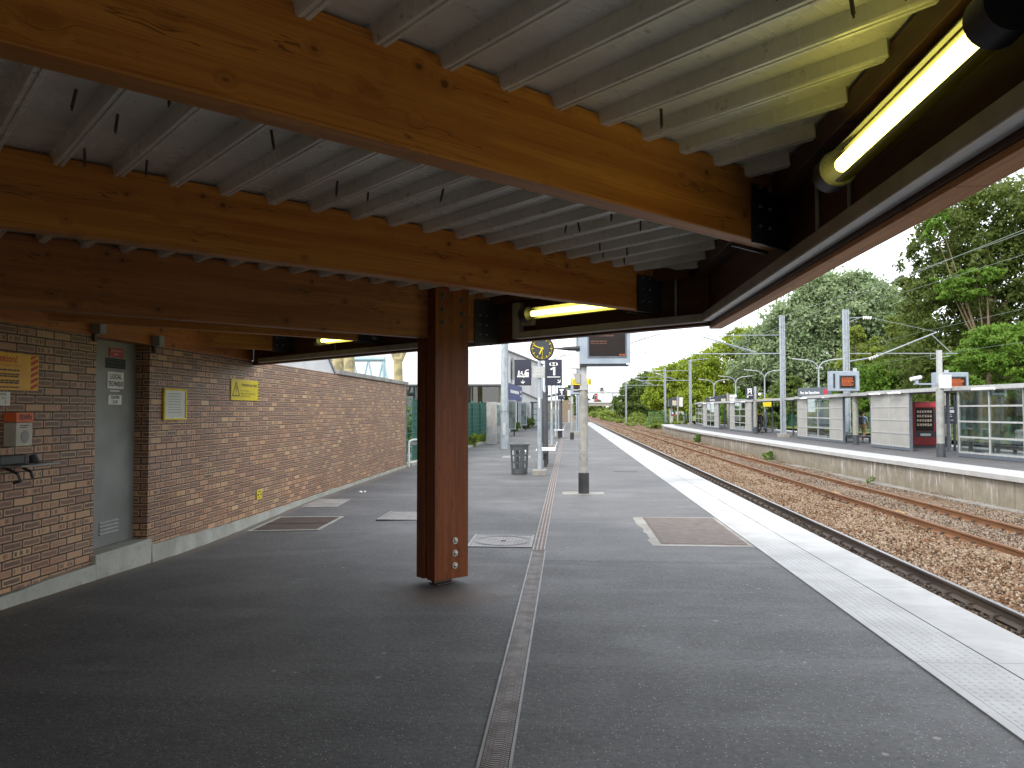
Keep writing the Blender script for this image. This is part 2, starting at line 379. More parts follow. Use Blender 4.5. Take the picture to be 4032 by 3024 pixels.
M['paper'] = plain('white card', (.78, .77, .72), (.72, .71, .66), 8, .4)
M['orange'] = plain('orange sticker', (.75, .16, .05), (.65, .12, .04), 6, .5)
M['ivory'] = plain('ivory plastic', (.5, .47, .38), (.42, .4, .32), 6, .45)
M['screen'] = plain('dark screen', (.016, .012, .010), (.014, .010, .009), 5, .4, spec=.2)
M['led'] = emit('amber matrix', (1, .19, .015), .34)
M['ledlow'] = emit('dim amber matrix', (1, .2, .04), .05)
M['redlamp'] = emit('red signal lamp', (1, .02, .04), 1.2)
M['steel'] = plain('bolt steel', (.42, .40, .35), (.3, .28, .24), 20, .4, .8)
M['iron'] = plain('worn cast iron', (.24, .22, .21), (.15, .13, .12), 7, .5, .5)
M['ironlight'] = plain('pale worn cover', (.21, .21, .21), (.15, .15, .15), 5, .5, .4)
M['rustiron'] = plain('rusty grate', (.13, .085, .065), (.085, .06, .05), 9, .7, .3)
M['pit'] = plain('dark pit', (.012, .01, .009), (.02, .016, .013), 9, .9)
M['pitrust'] = plain('channel bottom', (.045, .032, .026), (.075, .05, .036), 14, .9)
M['rail'] = plain('rusty rail', (.205, .092, .036), (.145, .063, .026), 5, .7, .2, stretch=(1, .2, 1))
M['raildark'] = plain('oily rail', (.075, .055, .042), (.045, .035, .03), 4, .6, .3, stretch=(1, .2, 1))
M['railtop'] = plain('polished rail head', (.42, .43, .46), (.36, .37, .40), 3, .35, .9)
M['railtop2'] = plain('dull rail head', (.20, .10, .05), (.15, .075, .04), 3, .6, .3)
M['green'] = plain('green fence paint', (.012, .12, .085), (.01, .095, .07), 5, .45)
M['greenscreen'] = plain('green privacy mesh', (.008, .068, .048), (.012, .09, .064), 2.2, .6)
M['bin'] = plain('dark grey bin', (.075, .08, .085), (.06, .064, .07), 6, .5)
M['bag'] = glassmat('clear bag', (.93, .94, .94), .04, .25)
M['glass'] = glassmat('shelter glass', (.80, .84, .83), .05)
M['glassdark'] = glassmat('glazing tinted as reflected trees', (.42, .40, .28), .08)  # dark yellow tint stands for trees reflected in the pavilion panes
M['tubeglass'] = glassmat('yellowed lamp glass', (1., .93, .22), .01)
M['tube'] = emit('fluorescent tube', (1., .97, .85), 1.7)
M['farlamp'] = plain('white lamp cover', (.85, .85, .85), (.8, .8, .8), 4, .4)
M['redbox'] = plain('shade darkened machine red', (.21, .010, .012), (.17, .008, .010), 4, .35)  # red darkened to paint in the shade under the shelter roof
M['snack'] = plain('snack packets', (.6, .55, .4), (.2, .12, .1), 26, .5, lo=.45, hi=.55)
M['poster'] = plain('printed poster', (.62, .5, .3), (.25, .12, .08), 5, .4, lo=.45, hi=.55)
M['adv'] = plain('poster print', (.16, .2, .19), (.06, .09, .08), 2.5, .35, lo=.42, hi=.6)
M['cladding'] = plain('white ribbed cladding', (.72, .72, .71), (.60, .60, .60), .6, .5)
M['bluesign'] = plain('blue banner', (.05, .065, .21), (.045, .055, .18), 2, .5)
M['tan'] = plain('tan render', (.21, .165, .115), (.17, .135, .095), 3, .7)
M['bark'] = plain('brown bark', (.16, .115, .07), (.10, .07, .045), 6, .85, bump=.02, bsc=12, stretch=(1, 1, .3))
M['plane'] = plain('plane tree bark', (.40, .34, .17), (.24, .21, .12), 4, .8, bump=.01, bsc=9, lo=.45, hi=.55)
M['truss'] = plain('pale blue girder', (.32, .46, .50), (.25, .38, .42), 5, .5)
M['grass'] = plain('dry grass lawn', (.17, .175, .03), (.10, .13, .02), 1.2, .9, bump=.05, bsc=14)
M['soil'] = plain('scrub soil', (.16, .13, .08), (.10, .11, .05), .8, .95, bump=.05, bsc=5)
M['bed'] = stonemat('ballast ground', ((.11, .06, .032), (.155, .105, .066), (.21, .16, .115)), .7)
M['ballast'] = stonemat('rusty ballast', ((.145, .080, .042), (.215, .150, .10), (.30, .24, .18)))
M['ballast2'] = stonemat('grey ballast', ((.14, .098, .066), (.19, .145, .105), (.255, .21, .17)), 1.4)
M['oilballast'] = stonemat('oily ballast', ((.035, .028, .024), (.06, .045, .036), (.10, .08, .06)), 2)
M['skin'] = plain('skin', (.42, .24, .16), (.38, .21, .14), 10, .5)
M['blackcloth'] = plain('black coat cloth', (.012, .012, .015), (.02, .02, .024), 12, .8)
M['jeans'] = plain('dark blue trousers', (.02, .028, .05), (.03, .04, .065), 12, .8)
M['whitecloth'] = plain('pale jacket cloth', (.85, .88, .82), (.75, .79, .72), 7, .8)
M['bluecloth'] = plain('pale blue shirt', (.30, .42, .58), (.24, .35, .5), 7, .8)
M['khaki'] = plain('khaki shorts', (.35, .25, .13), (.3, .21, .1), 7, .8)
M['hair'] = plain('dark hair', (.02, .015, .012), (.03, .022, .018), 20, .6)

# ------------------------------------------------------------------ ground, platform, track bed
def gz(x, y):
    t = min(max((-2.0 - x) / 2.3, 0), 1); t = t * t * (3 - 2 * t)
    return -.085 * math.exp(-((y - 9.2) / 2.5) ** 2) * t
def grid(xs, ys, zf, name, mat):
    nx, ny = len(xs), len(ys)
    V = np.array([(x, y, zf(x, y)) for y in ys for x in xs]); i = np.arange(nx - 1)[None, :] + np.arange(ny - 1)[:, None] * nx
    F = np.stack([i, i + 1, i + nx + 1, i + nx], -1).reshape(-1, 4)
    return npmesh(name, V, F, mat, smooth=True)
ground = struct(grid(np.linspace(-600, 600, 13), np.linspace(-300, 1600, 13), lambda x, y: -1.4, 'ground', M['soil']))
xs = np.concatenate([np.linspace(-4.75, -2, 12), np.linspace(-1.5, 2.12, 6)])
ys = np.concatenate([np.linspace(-18, 4, 12), np.linspace(5, 14, 28), np.linspace(15.5, 103, 30)])
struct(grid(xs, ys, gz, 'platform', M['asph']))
struct(MB().box(-12, 2.0, 102.6, 103, -1.3, -.02).build('platform_end_wall', M['platwall']))
struct(grid(np.linspace(-90, -4.74, 8), np.linspace(-30, 230, 12), lambda x, y: -.06, 'yard', M['asph2']))
# pale edge slabs with the raised tactile strip
mb = MB(); y = -9.2
while y < 101.5:
    L = 2.02
    mb.box(2.118, 2.178, y + .003, y + L - .003, -.16, .012); mb.box(2.184, 2.592, y + .003, y + L - .003, -.16, .010); mb.box(2.598, 3.06, y + .003, y + L - .003, -.16, .014)
    y += L
mb.prism([(2.12, y, -.16), (3.06, y, -.16), (2.95, y + 1.6, -.16), (2.12, y + 2.6, -.16)], (0, 0, .17))
struct(mb.build('platform_edging', M['white_slab'], bevel=0))
V = []; F = []
for iy in range(330):
    for ix in range(7):
        cx = 2.222 + ix * .055 + (.0 if iy % 2 else .0); cy = 3.0 + iy * .055
        b = len(V)
        for k in range(8): V.append((cx + .017 * math.cos(k * PI / 4), cy + .017 * math.sin(k * PI / 4), .009))
        for k in range(8): V.append((cx + .010 * math.cos(k * PI / 4), cy + .010 * math.sin(k * PI / 4), .0135))
        for k in range(8): F.append((b + k, b + (k + 1) % 8, b + 8 + (k + 1) % 8, b + 8 + k))
        F += [(b + 8, b + 9, b + 10, b + 11), (b + 8, b + 11, b + 12, b + 15), (b + 12, b + 13, b + 14, b + 15)]
struct(npmesh('tactile_paving', V, F, M['white_slab']))
struct(MB().box(2.6, 2.9, -12, 102.5, -1.3, -.165).build('platform_wall', M['platwall']))
# opposite platform follows a slight curve
OPP = [(4, 12.6), (10, 12.15), (20.4, 11.45), (29, 10.93), (36, 10.65), (45, 10.45), (60, 10.3), (80, 10.45), (88, 10.75), (96, 11.6)]
def ox(y): return float(np.interp(y, [p[0] for p in OPP], [p[1] for p in OPP]))
oy = np.concatenate([np.linspace(4, 90, 44), np.linspace(91, 97, 5)])
ZO = -.15
def strip(x0f, x1f, z0, z1, ylist, name, mat, taper=None):
    V = []; F = []
    for i, y in enumerate(ylist):
        k = taper(y) if taper else 0
        V += [(x0f(y), y, z0), (x1f(y), y, z0), (x1f(y), y, z1 + k), (x0f(y), y, z1 + k)]
    n = len(ylist)
    for i in range(n - 1):
        a, b = 4 * i, 4 * i + 4
        F += [(a + 1, a, b, b + 1), (a + 2, a + 1, b + 1, b + 2), (a + 3, a + 2, b + 2, b + 3), (a, a + 3, b + 3, b)]
    F += [(0, 1, 2, 3), (4 * n - 1, 4 * n - 2, 4 * n - 3, 4 * n - 4)]
    return struct(npmesh(name, V, F, mat))
strip(lambda y: ox(y) + 1.35, lambda y: 18.0, -1.35, ZO, oy, 'opposite_platform', M['asph2'])
strip(lambda y: ox(y), lambda y: ox(y) + 1.345, ZO - .13, ZO + .006, oy, 'opposite_edging', M['white_slab'])
strip(lambda y: ox(y) + .13, lambda y: ox(y) + 1.3, -1.35, ZO - .134, oy, 'opposite_platform_wall', M['platwall'])
strip(lambda y: ox(y) - .25, lambda y: ox(y) + .125, -1.35, -1.0, np.linspace(4, 40, 19), 'opposite_wall_footing', M['conc2'])
strip(lambda y: 18.005, lambda y: 19.0, -1.35, ZO + .006, oy, 'opposite_far_edging', M['white_slab'])
struct(grid([24.3, 26, 30, 40, 60, 120, 400], np.linspace(-60, 700, 30), lambda x, y: {24.3: -.4, 26: -.15, 30: -.1, 40: .05, 60: .3, 120: .5, 400: 1}[x] + .1 * math.sin(y * .2 + x), 'park_lawn', M['grass']))
struct(grid(np.linspace(2.6, 24.4, 12), np.linspace(-12, 500, 40), lambda x, y: -1.055, 'track_bed', M['bed']))

def stones(name, x0, x1, y0, y1, sp, size, mat, label, zf, keep=None):
    nx, ny = int((x1 - x0) / sp), int((y1 - y0) / sp)
    X, Y = np.meshgrid(x0 + (np.arange(nx) + .5) * sp, y0 + (np.arange(ny) + .5) * sp)
    X = (X + rng.uniform(-.5, .5, X.shape) * sp).ravel(); Y = (Y + rng.uniform(-.5, .5, Y.shape) * sp).ravel(); n = len(X)
    base = np.array([(1, 0, 0), (-1, 0, 0), (0, 1, 0), (0, -1, 0), (0, 0, 1), (0, 0, -1)], float)
    fc = np.array([(0, 2, 4), (2, 1, 4), (1, 3, 4), (3, 0, 4), (2, 0, 5), (1, 2, 5), (3, 1, 5), (0, 3, 5)])
    q = rng.normal(size=(n, 4)); q /= np.linalg.norm(q, axis=1)[:, None]; w, x, y, z = q.T
    Rm = np.stack([np.stack([1 - 2 * (y * y + z * z), 2 * (x * y - z * w), 2 * (x * z + y * w)], -1), np.stack([2 * (x * y + z * w), 1 - 2 * (x * x + z * z), 2 * (y * z - x * w)], -1), np.stack([2 * (x * z - y * w), 2 * (y * z + x * w), 1 - 2 * (x * x + y * y)], -1)], 1)
    sv = base[None] * size * rng.uniform(.55, 1.05, (n, 6, 1)) * rng.uniform(.6, 1.35, (n, 1, 1)) * rng.uniform(.7, 1.2, (n, 1, 3))
    P = np.einsum('nij,nkj->nki', Rm, sv); P[:, :, 0] += X[:, None]; P[:, :, 1] += Y[:, None]
    P[:, :, 2] += (zf(X, Y) + rng.uniform(-.3, .35, n) * size)[:, None]
    F = (fc[None] + (np.arange(n) * 6)[:, None, None]).reshape(-1, 3)
    o = npmesh(name, P.reshape(-1, 3), F, mat); tag(o, label, None, None, 'stuff'); return o
bz = lambda X, Y: -1.0 + .05 * np.sin(X * 2.1 + Y * .35) * np.sin(Y * .6)
stones('ballast', 5.45, 7.68, 8.5, 42, .056, .036, M['ballast'], 'rusty beige ballast stones filling the space between the two tracks', lambda X, Y: bz(X, Y) + .06 * np.exp(-((X - 6.5) / .7) ** 2))
stones('ballast', 7.86, 9.24, 12, 44, .058, .034, M['ballast2'], 'pinkish ballast stones between the two rusty rails', bz)
stones('ballast', 9.4, 11.6, 15, 46, .062, .034, M['ballast2'], 'grey beige ballast between the rusty track and the opposite platform wall', lambda X, Y: bz(X, Y) - .03)
stones('ballast', 3.3, 5.22, 6.5, 40, .06, .036, M['oilballast'], 'black oily ballast stones under the near rail', lambda X, Y: bz(X, Y) - .02)
stones('ballast', 5.4, 11.0, 42, 125, .13, .075, M['ballast'], 'distant ballast stones along the receding tracks', lambda X, Y: bz(X, Y) - .03)

# tracks
def railprofile(x, zt): return [(x - .07, zt - .172), (x - .07, zt - .158), (x - .012, zt - .13), (x - .012, zt - .045), (x - .036, zt - .035), (x - .036, zt - .006), (x - .03, zt), (x + .03, zt), (x + .036, zt - .006), (x + .036, zt - .035), (x + .012, zt - .045), (x + .012, zt - .13), (x + .07, zt - .158), (x + .07, zt - .172)]
def track(label, rails, body, top, clips):
    t = T('railway_track', label, 'railway track', (sum(rails) / 2, 20, -1.02))
    for i, x in enumerate(rails):
        r = MB().prism([(a, -8, b) for a, b in railprofile(x, -.852)], (0, 520, 0)).build('rail', M[body[i]], t)
        MB().box(x - .027, x + .027, -8, 512, -.853, -.8505).build('running_surface', M[top], r)
    if clips:
        for x in (rails if clips > 1 else rails[1:]):
            c0 = MB().prism([(x - .12, 0, -1.035), (x + .12, 0, -1.035), (x + .085, 0, -.975), (x + .02, 0, -.968), (x - .02, 0, -.968), (x - .085, 0, -.975)], (0, .07, 0)).build('rail_fastening', M['raildark'], t); p = c0.location.copy()
            for k in range(48):
                c = c0 if k == 0 else c0.copy()
                if k: C.objects.link(c); c.parent = t
                c.location = p + Vector((0, 8.2 + k * .6, 0))
    return t
track('near track with dark oily rails and polished heads beside the pale platform edge', (3.83, 5.33), ('raildark', 'raildark'), 'railtop', 1)
track('far track with two orange rusty rails below the opposite platform wall', (7.78, 9.30), ('rail', 'rail'), 'railtop2', 2)
for px, py in ((8.05, 24.2), (8.05, 19.6)):
    o = MB().box(px, px + .22, py, py + .45, -.98, -.955).build('track_marker', M['markerpaint'], origin=(px, py, -.98), bevel=.01)
    tag(o, 'yellow plate lying beside the rusty rail, ' + ('the one farther along the track' if py > 22 else 'the one nearer the camera'), 'marker plate')

# ------------------------------------------------------------------ canopy
U = Vector((S, S, 0)); Vd = Vector((-S, S, 0))
CF = Vector((1.212, 5.86, 0)); FD = Vector((-.758, .652, 0)).normalized(); FN = Vector((FD.y, -FD.x, 0)); FN = FN if FN.y > 0 else -FN
HD = 2.665; XR = 1.07; YB = -6.
can = T('station_canopy', 'low timber canopy with honey coloured beams and ribbed white deck', 'canopy', (-1.1, 6.9, 0))
def uv(u, v, z): p = U * u + Vd * v; return Vector((p.x, p.y, z))
def vclip(u, m=.0):
    lo, hi = u - (XR - .09) / S, u + 4.62 / S
    # Y >= YB
    lo = max(lo, YB / S - u)
    # far edge: FN.(P-CF) <= -m
    a = FN.dot(Vd); b = FN.dot(U) * u - FN.dot(CF) + .1
    if abs(a) > 1e-6:
        lim = -b / a
        if a > 0: hi = min(hi, lim)
        else: lo = max(lo, lim)
    return lo, hi
# deck sheet and ribs
dk = MB()
poly = [(XR, YB), (XR, 5.95), (-4.47, 10.72), (-4.75, 10.72), (-4.75, YB)]
dk.prism([(x, y, HD + .012) for x, y in poly], (0, 0, .05))
k = -34
while True:
    e = .955 + .2435 * k; k += 1
    if e > 5.2: break
    lo, hi = vclip(e - .04)
    if hi - lo < .1: continue
    pr = [(-.066, .0), (-.056, -.046), (-.050, -.052), (-.037, -.052), (-.034, -.046), (-.030, -.046), (-.027, -.052), (-.014, -.052), (-.008, -.044), (.0, .0)]
    dk.prism([uv(e + a, lo, HD + .012 + b) for a, b in pr], Vd * (hi - lo))
dk.build('deck', M['deck'], can)
sm = None
spots = []
while len(spots) < 96:
    kk = random.randint(-3, 16); u = .955 + .2435 * kk + random.uniform(.03, .12); lo, hi = vclip(u)
    v = random.uniform(max(lo + .1, -.6), min(hi - .1, 8))
    if any(abs(v - q) < .12 for q in (1.97, 3.88, 5.73)): continue
    spots.append((u, v))
for u, v in spots:
    if sm is None:
        sm = MB().cyl((0, 0, .012), (0, 0, -.056), .0058, n=6).cyl((0, 0, -.056), (.003, 0, -.066), .0035, n=6).build('screw', M['raildark'], can)
        sm.data.transform(Matrix.Translation(Vector(WO[can.name]))); s_ = sm
    else: s_ = sm.copy(); C.objects.link(s_); s_.parent = can
    s_.location = uv(u, v, HD) - Vector(WO[can.name]); s_.rotation_euler = (random.uniform(-.2, .2), random.uniform(-.2, .2), random.uniform(0, 6))
def beam(v, th, zb, mat, name='beam', u1=None):
    # from wall (or back end) to fascia, ends cut square
    ul = max(v + 2 * (-4.47) * S + .0, -v + YB / S, v - 4.52 / S + 0)
    ur1 = v + (XR + .0) / S
    a = FN.dot(U); ur2 = (FN.dot(CF) - .06 - FN.dot(Vd) * v) / a
    ur = min(ur1, ur2) - .02
    ul = v - 4.6 / S if v - 4.6 / S > -v + YB / S else -v + YB / S
    o = uv(ul, v, zb)
    return MB().para(o, U * (ur - ul), Vd * th, (0, 0, HD - zb)).build(name, M[mat], can, bevel=.006), ur
for v, th, zb, mt in ((-3.75, .1, 2.335, 'beam'), (-1.85, .1, 2.335, 'beam'), (.05, .1, 2.335, 'beam'), (1.943, .096, 2.34, 'beam'), (3.831, .096, 2.33, 'beam'), (5.684, .11, 2.20, 'beamdark'), (7.60, .1, 2.335, 'beam'), (9.55, .1, 2.335, 'beam')):
    b, ur = beam(v, th, zb, mt)
    if mt == 'beamdark': b['label'] = 'deeper brown stained beam carried by the post'
    if v > 0:
        gu = MB().para(uv(ur - .30, v - .012, zb - .015), U * .31, Vd * .011, (0, 0, HD - zb - .05)).para(uv(ur - .30, v + th + .001, zb - .015), U * .31, Vd * .011, (0, 0, HD - zb - .05))
        gu = gu.build('hanger_bracket', M['black'], can)
        bb = MB()
        for q in range(3):
            for w in (.06, .14): bb.cyl(uv(ur - .30 + w, v - .012, zb + .07 + q * .09), uv(ur - .30 + w, v - .022, zb + .07 + q * .09), .009, n=8)
        bb.build('bracket_bolts', M['steel'], gu)
# fascias, ledger strips, wall plate
MB().box(XR, 1.16, YB, 5.93, 2.195, 2.76).build('fascia_board', M['fascia_y'], can, bevel=.006)
MB().box(XR + .004, 1.168, YB, 5.935, 2.172, 2.194).build('soffit_strip', M['soffit'], can, bevel=.003)
MB().box(XR - .095, XR - .001, YB, 5.80, 2.57, HD - .004).build('ledger_strip', M['fascia_y'], can, bevel=.004)
a = CF - FN * .09; wl = 7.42
MB().para(Vector((a.x, a.y, 2.195)) - FD * .0 + FD * .12, FD * (wl - .12), FN * .09, (0, 0, .56)).build('fascia_board', M['fascia_v'], can, bevel=.006)
a2 = CF - FN * .18
MB().para(Vector((a2.x, a2.y, 2.57)) + FD * .25, FD * (wl - .3), FN * .088, (0, 0, HD - .004 - 2.57)).build('ledger_strip', M['fascia_v'], can, bevel=.004)
MB().box(-4.76, -4.462, YB, 10.62, 2.2565, HD - .002).build('wall_plate', M['plate'], can, bevel=.006)
# post: two planks with packing, slot at the foot, steel shoe and bolts
p0 = uv(3.94, 5.564, 0)
pm = MB()
for off in (0, .165): pm.para(uv(3.915, 5.564 + off, .055), U * .37, Vd * .12, (0, 0, 2.60))
pm.para(uv(3.925, 5.6842, .30), U * .35, Vd * .0445, (0, 0, 1.88))
post = pm.build('post', M['post'], can, bevel=.005)
bl = MB()
bolts = [(.22, .17), (.22, .28), (.22, .39), (.075, 2.33), (.075, 2.45), (.075, 2.57), (.295, 2.31), (.295, 2.43), (.295, 2.55)]
for du, z in bolts:
    b1 = MB().ball(uv(3.915 + du, 5.561, z), .019, 10, 8).cyl(uv(3.915 + du, 5.563, z), uv(3.915 + du, 5.558, z), .03, n=14)
    b1.build('bolt', M['steel'] if z < 1 else M['raildark'], post, smooth=True)
MB().prism([uv(4.0, 5.69, .003), uv(4.19, 5.69, .003), uv(4.24, 5.69, .3), uv(3.95, 5.69, .3)], Vd * .035).para(uv(4.0, 5.64, .0), U * .18, Vd * .13, (0, 0, .008)).build('steel_shoe', M['raildark'], post)

# cable tray round the inside of the fascia
tr = T('cable_tray', 'beige cable tray bending round the inside of the canopy edge', 'cable tray', (XR - .03, 5.6, 2.22))
MB().box(XR - .068, XR - .002, YB, 5.80, 2.222, 2.278).build('tray_run', M['tray'], tr, bevel=.004)
MB().box(XR - .066, XR - .004, YB, 5.79, 2.216, 2.2215).build('tray_lit_underside', M['lid'], tr)  # pale strip paints the bounce light onto the tray's underside
a = CF - FN * .158
MB().para(Vector((a.x, a.y, 2.222)) + FD * .11, FD * 1.995, FN * .066, (0, 0, .056)).build('tray_run', M['tray'], tr, bevel=.004)
MB().para(Vector((a.x, a.y, 2.216)) + FD * .13 + FN * .003, FD * 1.97, FN * .06, (0, 0, .0055)).para(Vector((a.x, a.y, 2.216)) + FD * 3.26 + FN * .003, FD * 3.88, FN * .06, (0, 0, .0055)).build('tray_lit_underside', M['lid'], tr)
MB().para(Vector((a.x, a.y, 2.222)) + FD * 3.25, FD * 3.9, FN * .066, (0, 0, .056)).build('tray_run', M['tray'], tr, bevel=.004)
MB().para(Vector((a.x, a.y, 2.222)) + FD * 2.06, FD * .085, FN * .066, (0, 0, .33)).build('tray_riser', M['tray'], tr, bevel=.004)
MB().para(Vector((a.x, a.y, 2.33)) + FD * 1.90, FD * .13, FN * .06, (0, 0, .085)).build('junction_box', M['tray'], tr, bevel=.004)
MB().cyl(Vector((XR - .012, 3.32, 2.275)), Vector((XR - .012, 3.32, 2.52)), .011, n=8).build('conduit', M['grey'], tr, smooth=True)
MB().cyl(Vector((XR - .012, 2.95, 2.275)), Vector((XR - .012, 2.95, 2.42)), .009, n=8).build('conduit', M['grey'], tr, smooth=True)
for t_, zt in ((.40, 2.60), (3.3, 2.36), (5.25, 2.42)):
    q = CF - FN * .105 + FD * t_; MB().cyl((q.x, q.y, 2.275), (q.x, q.y, zt), .011, n=8).build('conduit', M['grey'], tr, smooth=True)

def tubelamp(p, q, label, back):
    p, q = Vector(p), Vector(q); d = (q - p).normalized()
    t = T('tube_lamp', label, 'tube light', p, 'yellow tube lights under the canopy')
    MB().cyl(p + d * .07, q - d * .07, .026, n=16).build('tube', M['tube'], t, smooth=True)
    MB().cyl(p + d * .03, q - d * .03, .058, n=24, caps=False).build('glass_cover', M['tubeglass'], t, smooth=True)
    bk = Vector(back).normalized(); V = []; F = []; dn = Vector((0, 0, -1)); k = 14
    for i in range(k + 1):
        a_ = -.62 * PI + 1.1 * PI * i / k; r_ = bk * math.cos(a_) - dn * math.sin(a_)
        V += [p + d * .05 + r_ * .053, q - d * .05 + r_ * .053]
    for i in range(k): F.append((2 * i, 2 * i + 1, 2 * i + 3, 2 * i + 2))
    ro = MB().add(V, F).build('reflector', M['ivory'], t, smooth=True)
    so_ = ro.modifiers.new('thick', 'SOLIDIFY'); so_.thickness = .002
    for e, s in ((p, 1), (q, -1)): MB().cyl(e - d * .05 * s, e + d * .035 * s, .064, .066, n=24).build('end_cap', M['black'], t, smooth=True)
    return t
tubelamp((.955, 2.80, 2.405), (.955, 1.74, 2.425), 'nearest and largest glowing yellow tube lamp, on the track side canopy edge', (1, 0, 0))
def fl(t, z, off=.2): q = CF - FN * off + FD * t; return (q.x, q.y, z)
tubelamp(fl(1.92, 2.425), fl(.72, 2.425), 'glowing yellow tube lamp under the far canopy edge right of the timber post', FN)
tubelamp(fl(5.46, 2.41), fl(4.26, 2.41), 'small glowing yellow tube lamp between the brick wall and the timber post', FN)

# ------------------------------------------------------------------ brick building on the left
bw = T('brick_building', 'low station building of brown and tan brick with concrete plinth and grey steel door', 'building', (-4.6, 10, 0))
XW = -4.47; YD0, YD1 = 6.99, 7.93
MB().box(-4.75, XW, YB, YD0, .10, 2.254).build('brick_wall', M['brick'], bw)
MB().box(-4.75, XW, YD1, 21.06, .05, 2.254).build('brick_wall', M['brick'], bw)
pl = MB()
n = 90; rr = [random.uniform(-.012, .014) for _ in range(n + 1)]
def plinth(y0, y1, z0, z1, n):
    m = MB(); prev = None
    for i in range(n):
        ya, yb = y0 + (y1 - y0) * i / n, y0 + (y1 - y0) * (i + 1) / n
        ja, jb = rr[i % 90], rr[(i + 1) % 90]; fa, fb = z1(ya), z1(yb)
        v = [(-4.74, ya, z0), (-4.415 + ja, ya, z0), (-4.435 + ja * .7, ya, fa + ja), (-4.74, ya, fa + ja), (-4.74, yb, z0), (-4.415 + jb, yb, z0), (-4.435 + jb * .7, yb, fb + jb), (-4.74, yb, fb + jb)]
        m.add(v, [(0, 1, 5, 4), (1, 2, 6, 5), (2, 3, 7, 6), (3, 0, 4, 7)] + ([(3, 2, 1, 0)] if i == 0 else []) + ([(4, 5, 6, 7)] if i == n - 1 else []))
    return m
plinth(YB, YD0 - .02, -.3, lambda y: .095, 40).build('plinth', M['conc'], bw)
plinth(YD1 + .02, 21.08, -.3, lambda y: float(np.interp(y, [7.9, 9, 11, 14, 21], [.115, .09, .05, .06, .05])), 80).build('plinth', M['conc'], bw)
MB().box(-4.74, -4.425, YD0 - .019, YD1 + .019, -.3, .19).build('door_step', M['conc'], bw, bevel=.012)
dr = MB().box(-4.68, -4.63, YD0 - .04, YD1 + .03, .195, 2.30).build('door', M['door'], bw, bevel=.003)
lv = MB()
for i in range(4): lv.prism([(-4.629, YD0 + .34, .31 + i * .036), (-4.610, YD0 + .34, .317 + i * .036), (-4.629, YD0 + .34, .336 + i * .036)], (0, .32, 0))
lv.build('louvre', M['grey'], dr)
lv = MB()
for i in range(6): lv.prism([(-4.629, YD0 + .40, 1.982 + i * .0175), (-4.614, YD0 + .40, 1.984 + i * .0175), (-4.629, YD0 + .40, 1.996 + i * .0175)], (0, .34, 0))
lv.build('louvre', M['dark'], dr)
MB().box(-4.63, -4.60, YD0 + .0, YD0 + .05, 1.18, 1.26).build('handle', M['alu'], dr)
wf = lambda y, z, x=-4.63: frame((x, y, z), (0, 1, 0), (0, 0, 1))
f = wf(0, 0, -4.629)
o = MB(f).box(YD0 + .455, YD0 + .695, 2.097, 2.19, 0, .006).build('door_sign', M['redplate'], dr)
text('PORTE COUPE-FEU', .021, M['paper'], o, wf(0, 0, -4.623), (YD0 + .575, 2.16)); text('FERMEE', .022, M['paper'], o, wf(0, 0, -4.623), (YD0 + .575, 2.125))
o = MB(f).box(YD0 + .43, YD0 + .71, 1.775, 1.945, 0, .006).build('door_sign', M['paper'], dr)
text('LOCAL', .068, M['ink'], o, wf(0, 0, -4.623), (YD0 + .57, 1.896), sx=.9, off=.0012); text('TECHNIQUE', .068, M['ink'], o, wf(0, 0, -4.623), (YD0 + .57, 1.822), sx=.66, off=.0012)
MB(f).box(YD0 + .475, YD0 + .64, 1.745, 1.758, 0, .005).build('label_strip', M['paper'], dr)
o = MB(f).box(YD0 + .45, YD0 + .68, 1.612, 1.71, 0, .006).build('door_sign', M['paper'], dr)
text('CENTRE', .044, M['ink'], o, wf(0, 0, -4.623), (YD0 + .565, 1.684), sx=.9, off=.0008); text('2128', .044, M['ink'], o, wf(0, 0, -4.623), (YD0 + .565, 1.638), sx=.95, off=.0008)
# roof edges seen past the canopy
MB().prism([(-4.5, 10.9, 2.262), (-4.5, 14.62, 2.262), (-4.5, 13.9, 2.72), (-4.5, 10.9, 2.72)], (-.06, 0, 0)).build('roof_fascia', M['white'], bw, bevel=.004)
MB().prism([(-4.497, 14.66, 2.26), (-4.497, 14.56, 2.26), (-4.497, 13.84, 2.72), (-4.497, 13.94, 2.72)], (.02, 0, 0)).build('roof_trim', M['grey'], bw)
cp = MB()
for i in range(3): cp.box(-4.85, -4.42, 14.64 + i * 2.16, 14.64 + (i + 1) * 2.16 - .006, 2.256, 2.345)
cp.build('coping', M['conc2'], bw, bevel=.006)
MB().box(-9.5, -4.76, YB, 14.2, -.06, 2.24).build('rear_block', M['brick'], bw)
MB().box(-9.6, -4.78, 10.8, 14.4, 2.245, 2.3).build('roof', M['grey'], bw)

def onwall(name, label, cat, y0, y1, z0, z1, mat, th=.012, x=XW, group=None):
    t = T(name, label, cat, (x, (y0 + y1) / 2, z0), group)
    MB().box(x + .002, x + th, y0, y1, z0, z1).build('plate', M[mat], t, bevel=.002)
    return t, wf(0, 0, x + th)
